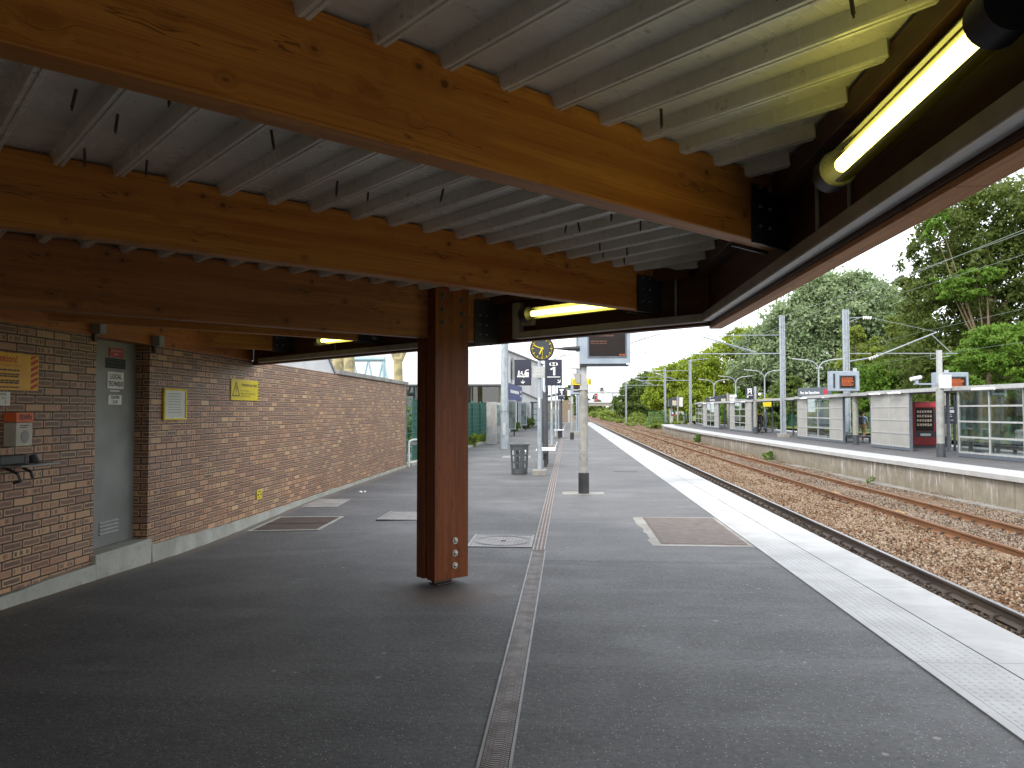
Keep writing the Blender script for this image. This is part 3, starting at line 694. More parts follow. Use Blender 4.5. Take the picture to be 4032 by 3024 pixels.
# big amber warning sign cut by the picture's left side
t, f = onwall('warning_sign', 'large orange yellow warning sign with red heading and red hatched border', 'sign', 5.18, 6.18, 1.715, 2.015, 'amber')
text('Attention!', .085, M['redink'], t, f, (5.93, 1.965), align='RIGHT', off=.001)
text('Un train peut en cacher un autre', .03, M['redink'], t, f, (5.97, 1.915), align='RIGHT')
m = MB(f)
for zz in (1.875, 1.842, 1.825, 1.79, 1.773, 1.738): words(m, 5.30, 6.02, zz, .012)
m.build('small_print', M['ink'], t)
m = MB(f)
for i in range(6):
    z = 1.722 + i * .05
    m.prism([(6.085, z, .0015), (6.168, z + .035, .0015), (6.168, min(z + .062, 2.012), .0015), (6.085, z + .027, .0015)], (0, 0, .001))
m.build('hatched_border', M['redink'], t)
t, f = onwall('number_plate', 'small white number plate just under the orange warning sign', 'plate', 5.62, 5.855, 1.59, 1.70, 'paper')
text('SALONNE', .03, M['ink'], t, f, (5.74, 1.68)); text('0', .045, M['ink'], t, f, (5.80, 1.615), sx=.8); text('Voie', .026, M['ink'], t, f, (5.78, 1.65))
# help intercom
t = T('intercom', 'ivory intercom box with oval speaker and orange graffitied top on the brick wall', 'intercom', (-4.44, 5.92, 1.28))
MB().box(-4.468, -4.36, 5.80, 5.985, 1.265, 1.455).build('casing', M['ivory'], t, bevel=.006)
MB().box(-4.468, -4.357, 5.795, 5.99, 1.458, 1.535).build('orange_top', M['orange'], t, bevel=.004)
MB(wf(0, 0, -4.3599)).lathe([(.0, .004), (.045, .004), (.05, .0)], (5.9, 1.34, 0), 20).build('speaker_grille', M['grey'], t)
text('SRWPs', .06, M['ink'], t, wf(0, 0, -4.357), (5.895, 1.495), name='graffiti', sx=.8, off=.001)
m = MB(wf(0, 0, -4.36)); words(m, 5.84, 5.95, 1.43, .008); words(m, 5.84, 5.93, 1.415, .006); m.build('small_print', M['ink'], t)
# broken shelf with pipe ends
t = T('wall_shelf', 'dark broken metal shelf with bits of piping fixed to the brick wall below the intercom', 'shelf', (-4.4, 5.95, 1.1))
MB().box(-4.468, -4.25, 5.72, 6.18, 1.105, 1.12).build('shelf_board', M['grey'], t, bevel=.003)
MB().box(-4.468, -4.33, 5.60, 5.86, 1.125, 1.20).build('bracket_block', M['black'], t, bevel=.01)
MB().cyl((-4.40, 5.95, 1.12), (-4.40, 5.95, 1.20), .03, n=12).cyl((-4.38, 6.05, 1.12), (-4.40, 6.05, 1.185), .04, .03, n=12).build('pipe_stub', M['dark'], t, smooth=True)
MB().tube([(-4.46, 5.8, 1.10), (-4.34, 5.8, 1.05), (-4.33, 5.82, .99), (-4.40, 5.84, .975)], .012).tube([(-4.46, 5.98, 1.10), (-4.36, 5.98, 1.05), (-4.36, 6.0, 1.0)], .012).build('hook', M['black'], t, smooth=True)
# little lamp boxes beside the door
for y_, z_, lab in ((6.93, 2.33, 'small grey box sensor on the wooden plate left of the steel door'), (7.98, 2.30, 'small pale metal box right of the steel door')):
    t = T('wall_box', lab, 'junction box', (-4.46, y_, z_))
    MB().box(-4.459, -4.37, y_ - .045, y_ + .06, z_ - .055, z_ + .055).build('casing', M['grey'], t, bevel=.006)
    MB().box(-4.459, -4.44, y_ - .02, y_ + .02, z_ - .13, z_ - .057).build('cable', M['black'], t)
# framed notice
t = T('framed_notice', 'framed notice in crumpled plastic with a yellow frame on the brick wall', 'notice', (-4.46, 8.44, 1.45))
MB().box(-4.468, -4.455, 8.21, 8.68, 1.455, 1.785).build('sheet', M['paper'], t)
m = MB(); 
for a in ((8.19, 8.70, 1.775, 1.797), (8.19, 8.70, 1.443, 1.465), (8.19, 8.22, 1.465, 1.775), (8.67, 8.70, 1.465, 1.775)): m.box(-4.468, -4.443, a[0], a[1], a[2], a[3])
m.build('yellow_frame', M['yellow'], t, bevel=.004)
V = []; F = []; nx = 26
for i in range(nx):
    for j in range(nx):
        y_ = 8.225 + .44 * i / (nx - 1); z_ = 1.472 + .297 * j / (nx - 1)
        V.append((-4.449 + .0015 * math.sin(9 * i / nx + 6 * math.sin(j * .5)) * random.uniform(.5, 1), y_, z_))
for i in range(nx - 1):
    for j in range(nx - 1): a_ = i * nx + j; F.append((a_, a_ + nx, a_ + nx + 1, a_ + 1))
npmesh('plastic_cover', V, F, M['bag'], t, smooth=True)
m = MB(wf(0, 0, -4.455)); 
for i in range(8): words(m, 8.3, 8.6, 1.74 - .03 * i, .007, lift=.0012)
m.build('small_print', M['grey'], t)
# yellow 'Attention aux trains'
t, f = onwall('warning_sign', 'bright yellow Attention aux trains sign with a warning triangle on the brick wall', 'sign', 9.907, 10.83, 1.69, 1.975, 'yellow')
text('Attention aux trains', .062, M['ink'], t, f, (10.485, 1.905), sx=1.02, off=.0006)
text('Pour votre securite', .034, M['ink'], t, f, (10.20, 1.825), align='LEFT')
text('Eloignez-vous de la bordure du quai', .034, M['ink'], t, f, (10.20, 1.785), align='LEFT', sx=1.0); text("jusqu'a l'arret du train", .034, M['ink'], t, f, (10.20, 1.75), align='LEFT')
m = MB(f)
A, B_, Cc = (9.945, 1.75), (10.165, 1.75), (10.055, 1.935)
for p, q in ((A, B_), (B_, Cc), (Cc, A)): m.bar((p[0], p[1], .0015), (q[0], q[1], .0015), .014, .002)
m.box(10.048, 10.062, 1.80, 1.88, .0005, .0025); m.box(10.048, 10.062, 1.773, 1.788, .0005, .0025)
m.build('warning_triangle', M['ink'], t)
m = MB(f)
for i in range(7):
    z = 1.695 + i * .042
    m.prism([(10.775, z, .001), (10.825, z + .022, .001), (10.825, min(z + .043, 1.973), .001), (10.775, z + .021, .001)], (0, 0, .001))
m.build('hatched_border', M['ink'], t)
t, f = onwall('socket_plate', 'tiny yellow plate with black symbols low on the brick wall', 'plate', 10.80, 10.985, .27, .405, 'yellow')
m = MB(f)
for a_ in (10.845, 10.94): m.lathe([(0, .003), (.016, .003), (.018, 0)], (a_, .335, 0), 10)
m.box(10.85, 10.93, .372, .388, .0005, .0025); m.box(10.87, 10.915, .29, .302, .0005, .0025); m.build('symbols', M['ink'], t)
# bent downpipe / rail end at the wall's corner
t = T('handrail_stub', 'short white bent pipe rail at the end of the brick wall', 'pipe', (-4.42, 21.2, 0))
MB().tube([(-4.40, 21.1, 0), (-4.40, 21.1, .62), (-4.39, 21.12, .70), (-4.30, 21.2, .74), (-4.0, 21.4, .74)], .03).build('pipe', M['white'], t, smooth=True)
MB().box(-4.38, -4.02, 21.2, 21.23, .60, .68).build('tag_plate', M['grey'], t)

# ------------------------------------------------------------------ things set in the platform
t = T('drain_channel', 'long slotted drain channel with iron grating running along the platform', 'drain', (-.33, 6, 0))
XD = lambda y: -.325 - .0 * y
m = MB()
for x in (-.403, -.262): m.box(x, x + .014, -2, 8.54, -.02, .006)
m.build('channel_edge', M['ironlight'], t)
MB().box(-.39, -.262, -2, 8.54, .0005, .0015).build('channel_bottom', M['pitrust'], t)
m = MB(); y = 1.2
while y < 8.5:                          # wavy cast slots
    for sx in (-1, 1):
        for j in range(3):
            xa = -.3255 + sx * (.006 + j * .0185); xb = xa + sx * .0165; dy = (.010 if j % 2 else 0)
            m.box(min(xa, xb), max(xa, xb), y + dy, y + dy + .0105, .0016, .005)
    m.box(-.3315, -.3195, y, y + .010, .0016, .005)
    y += .0205
m.build('grating', M['iron'], t)
m = MB()
for x in (-.40, -.358, -.316, -.274): m.box(x, x + .016, 8.60, 100, -.02, .0055)
m.build('slot_cover', M['iron'], t)
MB().box(-.40, -.258, 8.56, 100, .001, .0025).build('slot_bottom', M['rustiron'], t)
def plate(name, label, cat, x0, x1, y0, y1, z, mats, kind):
    t = T(name, label, cat, ((x0 + x1) / 2, (y0 + y1) / 2, z))
    if kind == 'bars':
        MB.follow = True
        MB().box(x0, x1, y0, y1, z + .001, z + .003).build('pit', M['pit'], t)
        m = MB()
        for a in ((x0 - .04, x1 + .04, y0 - .05, y0), (x0 - .04, x1 + .04, y1, y1 + .05), (x0 - .04, x0, y0, y1), (x1, x1 + .04, y0, y1)): m.box(*a, z - .02, z + .008)
        m.build('frame', M[mats[0]], t)
        for h in range(2):
            m = MB(); ya = y0 + (y1 - y0) * (.01 + .5 * h); yb = ya + (y1 - y0) * .47; xx = x0 + .012
            m.box(x0 + .005, x1 - .005, ya, ya + .02, z + .003, z + .009); m.box(x0 + .005, x1 - .005, yb - .02, yb, z + .003, z + .009)
            while xx < x1 - .02: m.box(xx, xx + .016, ya, yb, z + .003, z + .0085); xx += .036
            m.build('grating', M[mats[1]], t)
        MB.follow = False
    elif kind == 'check':
        MB().box(x0, x1, y0, y1, z - .02, z + .004).build('cover_plate', M[mats[0]], t)
        m = MB(); w = .03; i = 0; yy = y0 + .05
        while yy < y1 - .03:
            xx = x0 + .04 + (.5 * w if i % 2 else 0)
            while xx < x1 - .03: m.bar((xx, yy - .01, z + .0045), (xx, yy + .01, z + .0045), .012, .003); xx += w * 1.35
            yy += w * 1.2; i += 1
        m.build('tread_pattern', M[mats[1]], t)
        m = MB()
        for a in ((x0, x1, y0 - .0, y0 + .03), (x0, x1, y1 - .03, y1), (x0, x0 + .03, y0 + .03, y1 - .03), (x1 - .03, x1, y0 + .03, y1 - .03)): m.box(*a, z - .01, z + .008)
        m.build('rim', M[mats[1]], t)
    return t
plate('floor_grating', 'wide rusty barred floor grating at the foot of the brick wall', 'grating', -4.26, -3.36, 10.13, 11.2, .004, ('conc', 'rustiron'), 'bars')
plate('access_cover', 'pale grey ribbed access cover in the asphalt left of the timber post', 'manhole cover', -2.72, -1.95, 10.8, 11.7, .001, ('iron', 'ironlight'), 'check')
t = plate('access_cover', 'pale square access cover with a round lid right of the timber post beside the drain', 'manhole cover', -1.16, -.415, 8.74, 9.6, .001, ('iron', 'ironlight'), 'check')
m = MB()
for r_ in (.30, .33): m.lathe([(r_, .004), (r_, .009), (r_ + .012, .009), (r_ + .012, .004)], (-.78, 9.17, 0), 40)
m.build('round_lid', M['ironlight'], t); MB().box(-.80, -.74, 9.14, 9.17, .005, .0095).build('lifting_hole', M['pit'], t)
t = T('access_cover', 'large brown chequered cover in ragged concrete beside the white edge strip', 'manhole cover', (1.55, 10.2, 0))
pts = []
for i in range(15): pts.append((.955 + random.uniform(-.035, .03), 8.96 + i * .17, 0))
pts += [(2.112, 11.38, 0), (2.112, 8.96, 0)]
MB().prism([(p[0], p[1], -.02) for p in pts], (0, 0, .0235)).build('concrete_surround', M['conc2'], t)
MB().box(1.075, 2.065, 9.08, 11.3, -.02, .0065).build('cover_plate', M['rustiron'], t)
m = MB(); yy = 9.13; i = 0
while yy < 11.26:
    xx = 1.11 + (.02 if i % 2 else 0)
    while xx < 2.04: m.para((xx, yy, .006), (.015, .0, 0), (.004, .022, 0), (0, 0, .003)); xx += .041
    yy += .034; i += 1
m.build('tread_pattern', M['iron'], t)
t = T('floor_grating', 'small barred grating in the asphalt near the white platform edge', 'grating', (1.5, 20.2, 0))
MB().box(1.15, 1.75, 19.7, 20.1, -.01, .003).build('pit', M['pit'], t)
m = MB()
for i in range(14): m.box(1.16 + i * .043, 1.175 + i * .043, 19.7, 20.1, .003, .007)
m.build('grating', M['ironlight'], t)
MB.follow = True
o = MB().prism([(-4.36, 13.3, -.01), (-3.80, 13.28, -.01), (-3.74, 12.3, -.01), (-4.34, 12.25, -.01)], (0, 0, .017)).build('concrete_patch', M['conc2'], origin=(-4, 12.8, 0)); MB.follow = False
tag(o, 'pale concrete repair patch at the foot of the brick wall beyond the rusty grating', 'concrete patch')
o = MB().ball((-3.90, 14.3, .02), .03, 10, 6, (1.2, .8, .7)).ball((-3.83, 14.33, .022), .025, 10, 6, (.8, 1, .8)).build('crumpled_paper', M['signwhite'], origin=(-3.9, 14.3, 0))
tag(o, 'crumpled white paper litter on the asphalt near the wall', 'litter')
o = MB().box(-2.2, -1.25, 25.2, 26.4, -.01, .004).build('access_cover', M['ironlight'], origin=(-1.7, 25.8, 0))
tag(o, 'thin outlined inspection cover in the asphalt behind the litter bin', 'manhole cover')

# ------------------------------------------------------------------ litter bin
t = T('litter_bin', 'dark grey slatted litter bin with a clear bag beside the sign post', 'bin', (-1.19, 18.85, 0))
P = (-1.19, 18.85, 0)
def shell(z0, z1, r0, r1, a0, a1, n=6, th=.012):
    V = []; 
    for i in range(n + 1):
        a_ = a0 + (a1 - a0) * i / n
        for r, z in ((r0, z0), (r1, z1), (r1 - th, z1), (r0 - th, z0)): V.append((P[0] + r * math.cos(a_), P[1] + r * math.sin(a_), z))
    F = []
    for i in range(n):
        for k in range(4): F.append((4 * i + k, 4 * i + (k + 1) % 4, 4 * i + 4 + (k + 1) % 4, 4 * i + 4 + k))
    F += [(0, 3, 2, 1), (4 * n, 4 * n + 1, 4 * n + 2, 4 * n + 3)]
    return V, F
body = MB(); br = lambda z: .195 + .035 * z / .75
body.add(*shell(.015, .14, br(0), br(.14), 0, 2 * PI, 40)); body.add(*shell(.60, .69, br(.6), br(.69), 0, 2 * PI, 40))
for i in range(8):
    c_ = i * PI / 4 + .35; wdt = .26 if i % 2 == 0 else .13
    body.add(*shell(.14, .60, br(.14), br(.6), c_ - wdt, c_ + wdt, 6))
for z in (.27, .44): body.add(*shell(z, z + .03, br(z), br(z), 0, 2 * PI, 40))
body.build('bin_body', M['bin'], t)
MB().lathe([(.20, .69), (.243, .69), (.248, .735), (.235, .745), (.20, .735), (.20, .69)], P, 40).build('rim', M['bin'], t, smooth=True)
MB().lathe([(0, .03), (.17, .03), (.19, .3), (.20, .66), (.225, .70)], P, 32).build('bag', M['bag'], t, smooth=True)
MB().cyl((P[0], P[1], 0), (P[0], P[1], .02), .19, n=32).build('base', M['black'], t)

# ------------------------------------------------------------------ lamp posts of our platform
LG = 'tapered galvanised lamp posts on the near platform'
def lamppost(x, y, label):
    t = T('lamp_post', label, 'lamp post', (x, y, 0), LG)
    MB().cyl((x, y, .12), (x, y, 3.3), .062, .036, n=8).build('pole', M['galv'], t)
    MB().tube([(x, y, 3.28), (x, y, 3.5), (x + .06, y, 3.66), (x + .2, y, 3.78), (x + .45, y, 3.85)], [.034, .032, .03, .028, .026]).build('arm', M['galv'], t, smooth=True)
    MB().prism([(x + .4, y - .08, 3.84), (x + .4, y + .08, 3.84), (x + .62, y + .1, 3.86), (x + .95, y + .05, 3.9), (x + .95, y - .05, 3.9), (x + .62, y - .1, 3.86)], (0, 0, .05)).build('lantern', M['alu'], t)
    MB().box(x - .17, x + .17, y - .17, y + .17, -.02, .13).build('stone_base', M['conc2'], t, bevel=.02)
    MB().box(x - .012, x + .014, y - .068, y - .055, 1.62, 1.86).build('label_strip', M['paper'], t)
    return t
LX, LY = -.69, 18.62
lp = lamppost(LX, LY, 'galvanised lamp post carrying two navy platform signs')
for i, (y, lab) in enumerate(((32.4, 'galvanised lamp post just behind the dark grey column'), (43.8, 'galvanised lamp post on a stone block by the second white bench'), (57, 'thin distant galvanised lamp post behind the second navy sign post'), (70.5, 'distant galvanised lamp post near the glass cabin'), (84, 'farthest galvanised lamp post of the near platform row'))):
    clone(lp, (LX - .0, y, 0), lab)
# sign pair on the first post
fs = lambda x, y, z: frame((x, y, z), (1, 0, 0), (0, 0, 1))
t = T('sign_bracket', 'pale grey riveted bracket plate clamped between the two navy signs', 'bracket', (LX, LY, 2.3))
MB().box(LX - .19, LX + .17, LY - .075, LY - .062, 2.34, 2.61).build('plate', M['alu'], t, bevel=.004)
m = MB()
for i in range(3):
    for j in (-.03, .03): m.cyl((LX - .01 + j, LY - .075, 2.39 + i * .08), (LX - .01 + j, LY - .083, 2.39 + i * .08), .008, n=8)
for xx in (-.17, .15): 
    for i in range(3): m.cyl((LX + xx, LY - .075, 2.38 + i * .09), (LX + xx, LY - .08, 2.38 + i * .09), .006, n=8)
m.build('rivets', M['dark'], t)
def one(f): return MB(f).prism([(-.355, 2.40, .001), (-.305, 2.40, .001), (-.305, 2.60, .001), (-.345, 2.60, .001), (-.425, 2.555, .001), (-.408, 2.525, .001), (-.355, 2.55, .001)], (0, 0, .002))
def signboard(x0, x1, z0, z1, label, y=LY - .1):
    t = T('platform_sign', label, 'sign', ((x0 + x1) / 2, y, z0))
    MB().box(x0, x1, y, y + .022, z0, z1).build('board', M['navy'], t, bevel=.002)
    return t, fs(0, y, 0)
t, f = signboard(-1.29, -.88, 2.155, 2.78, 'navy sign with white boarding ramp pictogram of a wheelchair user and an arrow down')
W = M['signwhite']; m = MB(f)
ox_, oz_ = -1.225, 2.36                    # pictogram
m.box(ox_, ox_ + .16, oz_, oz_ + .02, .001, .003); m.bar((ox_ + .15, oz_ - .01, .002), (ox_ + .21, oz_ + .035, .002), .02, .002)
m.lathe([(0, .003), (.016, .003), (.017, .001)], (ox_ + .045, oz_ + .14, 0), 12); m.lathe([(0, .003), (.014, .003), (.015, .001)], (ox_ + .115, oz_ + .128, 0), 12)
m.bar((ox_ + .04, oz_ + .12, .002), (ox_ + .035, oz_ + .065, .002), .028, .002); m.bar((ox_ + .035, oz_ + .07, .002), (ox_ + .012, oz_ + .02, .002), .016, .002); m.bar((ox_ + .037, oz_ + .07, .002), (ox_ + .058, oz_ + .02, .002), .016, .002)
m.bar((ox_ + .045, oz_ + .11, .002), (ox_ + .085, oz_ + .085, .002), .013, .002)
m.bar((ox_ + .112, oz_ + .115, .002), (ox_ + .108, oz_ + .07, .002), .022, .002); m.bar((ox_ + .108, oz_ + .072, .002), (ox_ + .145, oz_ + .068, .002), .014, .002); m.bar((ox_ + .143, oz_ + .07, .002), (ox_ + .16, oz_ + .03, .002), .013, .002)
m.lathe([(.032, .001), (.032, .003), (.042, .003), (.042, .001)], (ox_ + .105, oz_ + .06, 0), 20)
m.prism([(ox_ + .175, oz_ + .06, .001), (ox_ + .19, oz_ + .14, .001), (ox_ + .22, oz_ + .175, .001), (ox_ + .28, oz_ + .185, .001), (ox_ + .28, oz_ + .165, .001), (ox_ + .225, oz_ + .155, .001), (ox_ + .21, oz_ + .115, .001), (ox_ + .28, oz_ + .115, .001), (ox_ + .28, oz_ + .03, .001), (ox_ + .2, oz_ + .03, .001)], (0, 0, .002))
m.box(ox_ + .2, ox_ + .28, oz_, oz_ + .018, .001, .003)
m.build('pictogram', W, t)
m = MB(f); m.bar((-1.085, 2.29, .002), (-1.085, 2.205, .002), .014, .002); m.bar((-1.085, 2.205, .002), (-1.13, 2.25, .002), .016, .002); m.bar((-1.085, 2.205, .002), (-1.04, 2.25, .002), .016, .002); m.build('arrow', W, t)
t, f = signboard(-.55, -.14, 2.15, 2.785, 'navy Voie 1 sign with a white track number and an arrow')
m = MB(f); m.box(-.405, -.285, 2.63, 2.71, .001, .003); m.cyl((-.405, 2.67, .001), (-.405, 2.67, .003), .04, n=16); m.cyl((-.285, 2.67, .001), (-.285, 2.67, .003), .04, n=16); m.build('pill', W, t)
text('Voie', .078, M['navy'], t, f, (-.345, 2.672), lift=.005, off=.001); one(f).build('track_number', W, t)
m = MB(f); m.box(-.50, -.185, 2.352, 2.368, .001, .003); m.build('line', W, t)
m = MB(f); m.bar((-.245, 2.29, .002), (-.185, 2.23, .002), .015, .002); m.bar((-.185, 2.295, .002), (-.185, 2.22, .002), .016, .002); m.bar((-.255, 2.225, .002), (-.178, 2.225, .002), .016, .002); m.build('arrow', W, t)
t, f = signboard(-.55, -.14, 2.15, 2.785, 'second navy Voie 1 sign, small in the distance down the platform', y=41.6)
one(f).build('track_number', W, t)
m = MB(f); m.box(-.50, -.185, 2.352, 2.368, .001, .003); m.box(-.45, -.24, 2.63, 2.71, .001, .003); m.bar((-.245, 2.29, .002), (-.185, 2.23, .002), .015, .002); m.build('markings', W, t)

# dark columns
def column(x, y, label):
    t = T('dark_column', label, 'column', (x, y, 0), 'charcoal columns along the near platform')
    MB().cyl((x, y, 0), (x, y, 2.13), .088, n=20).build('sleeve', M['dark'], t, smooth=True)
    MB().cyl((x, y, 2.13), (x, y, 3.6), .04, .035, n=12).build('mast', M['galv'], t, smooth=True)
    MB().prism([(x + .02, y - .09, 2.1), (x + .10, y - .09, 2.08), (x + .07, y - .09, 2.5), (x + .02, y - .09, 2.6)], (0, .16, 0)).build('loudspeaker', M['black'], t)
    return t
dc = column(-.71, 24.2, 'charcoal column with a pale mast on top right behind the sign post')
clone(dc, (-.42, 44.6, 0), 'distant charcoal column beside the second white bench')
clone(dc, (-1.25, 37.5, 0), 'charcoal column behind the first white bench seen between two lamp posts')
# benches
def bench(x, y, label):
    t = T('platform_bench', label, 'bench', (x, y, 0), 'white perforated benches on the near platform')
    for sy in (-.55, .55):
        m = MB(); 
        for i in range(6):
            for j in range(6): m.box(x - .26 + i * .088, x - .19 + i * .088, y + sy - .24 + j * .082, y + sy - .175 + j * .082, .44 + .01 * abs(i - 2.5), .455 + .01 * abs(i - 2.5))
        m.tube([(x - .26, y + sy - .25, .46), (x + .27, y + sy - .25, .46), (x + .27, y + sy + .25, .46), (x - .26, y + sy + .25, .46), (x - .26, y + sy - .25, .46)], .012)
        m.build('seat', M['white'], t)
        MB().tube([(x + .24, y + sy - .24, .46), (x + .30, y + sy - .2, .62), (x + .30, y + sy + .2, .62), (x + .24, y + sy + .24, .46)], .014).build('armrest', M['alu'], t, smooth=True)
        MB().cyl((x, y + sy, 0), (x, y + sy, .44), .05, n=12).build('leg', M['black'], t, smooth=True)
    MB().box(x - .04, x + .04, y - .8, y + .8, .38, .43).build('rail', M['dark'], t)
    return t
bn = bench(-.62, 21.9, 'white perforated bench just behind the sign post')
clone(bn, (-.52, 43.6, 0), 'smaller white perforated bench farther down the platform')

# ------------------------------------------------------------------ display units
def display(x, y, label, two=False):
    t = T('information_display', label, 'display', (x, y, 0), 'train displays on round posts along the near platform')
    MB().cyl((x, y, 0), (x, y, .39), .10, n=24).build('sleeve', M['black'], t, smooth=True)
    MB().cyl((x, y, .39), (x, y, 1.94), .082, n=24).build('post', M['cream'], t, smooth=True)
    MB().box(x - .10, x + .10, y - .09, y + .09, 1.935, 1.955).box(x - .2, x - .09, y - .03, y + .03, 1.925, 1.95).build('collar', M['alu'], t)
    MB().box(x - .065, x + .065, y - .06, y + .06, 1.955, 3.35).build('upper_post', M['alu'], t)
    b = MB().box(x - .065, x + .86, y - .26, y + .24, 2.41, 3.05).build('casing', M['bluegrey'], t, bevel=.008)
    MB().box(x + .10, x + .765, y - .268, y - .2605, 2.55, 3.0).build('screen', M['screen'], b)
    m = MB(); 
    for a_ in ((x + .075, x + .79, 2.525, 2.55), (x + .075, x + .10, 2.55, 3.0), (x + .765, x + .79, 2.55, 3.0)): m.box(a_[0], a_[1], y - .275, y - .2605, a_[2], a_[3])
    m.build('screen_frame', M['slate'], b)
    text('18:48', .05, M['led'], b, fs(0, y - .268, 0), (x + .70, 2.575))
    m = MB(fs(0, y - .268, 0)); words(m, x + .13, x + .46, 2.83, .022); words(m, x + .13, x + .46, 2.79, .016); words(m, x + .13, x + .6, 2.93, .022); words(m, x + .13, x + .55, 2.97, .022); m.build('message_lines', M['ledlow'], b)
    MB().box(x - .06, x + .84, y - .22, y + .2, 2.385, 2.409).build('base_strip', M['slate'], b)
    MB().box(x + .78, x + .85, y - .27, y - .2, 2.395, 2.425).build('camera_dome', M['white'], b)
    MB().box(x - .245, x - .066, y - .12, y + .12, 2.33, 2.64).build('side_cabinet', M['white'], t, bevel=.006)
    MB().prism([(x - .2, y - .1, 2.25), (x - .066, y - .1, 2.25), (x - .066, y - .1, 2.06), (x - .12, y - .1, 2.06)], (0, .2, 0)).build('loudspeaker', M['panel'], t)
    MB().box(x - .40, x + .38, y - .2, y + .3, -.02, .006).build('concrete_pad', M['conc2'], t)
    return t
DX, DY = .29, 14.5
d1 = display(DX, DY, 'large blue grey train display on a cream post, cut off by the canopy edge')
d2 = clone(d1, (.21, 41.1, 0), 'small distant train display under a yellow notice board')
t = T('warning_board', 'yellow notice board with hatched end mounted on the distant train display', 'sign', (.7, 40.8, 2.9))
MB().box(.22, 1.22, 40.78, 40.80, 2.91, 3.23).build('board', M['yellow'], t)
m = MB(fs(0, 40.78, 0))
for i in range(5): words(m, .28, 1.05, 3.17 - i * .05, .018)
for i in range(4): m.prism([(1.12, 2.92 + i * .075, .001), (1.21, 2.96 + i * .075, .001), (1.21, 3.0 + i * .075, .001), (1.12, 2.96 + i * .075, .001)], (0, 0, .001))
m.build('print', M['ink'], t)
# clock on its arm
t = T('station_clock', 'round black station clock with yellow hands and marks on a dark tapered arm', 'clock', (-.485, 14.5, 2.48))
cz, cx, cy = 2.715, -.485, 14.46
fc = frame((cx, cy - .065, cz), (1, 0, 0), (0, 0, 1))
MB(fc).lathe([(0, -.13), (.215, -.13), (.228, -.1), (.23, -.02), (.226, .0), (.208, .004), (.20, -.012), (0, -.012)], (0, 0, 0), 48).build('casing', M['black'], t, smooth=True)
MB(fc).cyl((0, 0, -.0118), (0, 0, -.008), .14, n=40).build('dial', plain('clock dial', (.045, .055, .062), (.052, .062, .07), 3, .4, spec=.25), t)
m = MB(fc)
for i in range(60):
    a_ = PI / 2 - i * PI / 30; big = i % 5 == 0; r0, r1, w_ = (.152, .198, .013) if big else (.176, .195, .005)
    m.bar((r0 * math.cos(a_), r0 * math.sin(a_), -.006), (r1 * math.cos(a_), r1 * math.sin(a_), -.006), w_, .002)
m.build('minute_marks', M['yellow'], t)
for nm, ang, L0, L1, w_, zz in (('hour_hand', 6.8 * 30, -.03, .115, .024, -.004), ('minute_hand', 48.5 * 6, -.035, .165, .016, -.001), ('second_hand', 29 * 6, -.03, .165, .006, .002)):
    a_ = PI / 2 - R(ang); MB(fc).bar((L0 * math.cos(a_), L0 * math.sin(a_), zz), (L1 * math.cos(a_), L1 * math.sin(a_), zz), w_, .002).build(nm, M['yellow'], t)
MB().tube([(cx + .22, cy, cz), (cx + .34, cy, cz), (cx + .5, cy, cz), (cx + .71, cy, cz)], [.012, .022, .042, .05], 10).build('arm', M['black'], t, smooth=True)

# ------------------------------------------------------------------ masts and catenary
def hbeam(m, x, y, z0, z1, w=.24, d=.24, t=.02):
    m.box(x - w / 2, x + w / 2, y - d / 2, y - d / 2 + t, z0, z1); m.box(x - w / 2, x + w / 2, y + d / 2 - t, y + d / 2, z0, z1); m.box(x - t / 2, x + t / 2, y - d / 2 + t, y + d / 2 - t, z0, z1)
def hbeam2(m, x, y, z0, z1, w=.30, d=.24, t=.05):    # flanges seen edge-on from the platform
    m.box(x - w / 2, x - w / 2 + t, y - d / 2, y + d / 2, z0, z1); m.box(x + w / 2 - t, x + w / 2, y - d / 2, y + d / 2, z0, z1); m.box(x - w / 2 + t, x + w / 2 - t, y - .02, y + .02, z0, z1)
def insul(m, p, q, n=4, r=.07):
    p, q = Vector(p), Vector(q); d = (q - p) / n
    for i in range(n): m.cyl(p + d * (i + .1), p + d * (i + .55), r, r * .7, n=10)
MG = 'catenary masts with cantilever arms'
def mast_left(x, y, label, base=ZO, h=7.7, reach=6.2, sgn=-1):
    t = T('catenary_mast', label, 'catenary mast', (x, y, base), MG)
    m = MB(); hbeam2(m, x, y, base, h); m.build('mast', M['mast'], t)
    MB().box(x - .32, x + .32, y - .32, y + .32, base - .05, base + .22).build('base_block', M['conc2'], t, bevel=.03)
    zl, zu = 5.23, 6.42; s = sgn
    MB().tube([(x, y, zl), (x + s * reach, y, zl)], .035, 6).build('arm', M['mast'], t)
    MB().tube([(x, y, zu), (x + s * 5.0, y, zu)], .025, 6).build('arm', M['mast'], t)
    MB().tube([(x + s * 1.7, y, zl + .1), (x + s * 5.1, y, zu - .05)], .035, 6).tube([(x + s * 1.6, y, zl), (x + s * 5.3, y, zu - .05)], .012, 6).build('brace', M['mast'], t)
    MB().tube([(x + s * 5.8, y, zl), (x + s * 5.8, y, zl - .42), (x + s * 4.7, y, zl - .3)], .02, 6).build('steady_arm', M['mast'], t)
    m = MB(); insul(m, (x + s * 3.6, y, zu), (x + s * 4.3, y, zu)); insul(m, (x + s * 3.6, y, zu - .45), (x + s * 4.2, y, zu - .25), 4); m.build('insulator', M['paper'], t, smooth=True)
    return t
ml = mast_left(13.79, 50.6, 'tall catenary mast with arms to the left on a white block between shelters')
clone(ml, (14.06, 113, 0 + ZO), 'distant catenary mast standing behind the grey monitor housing')
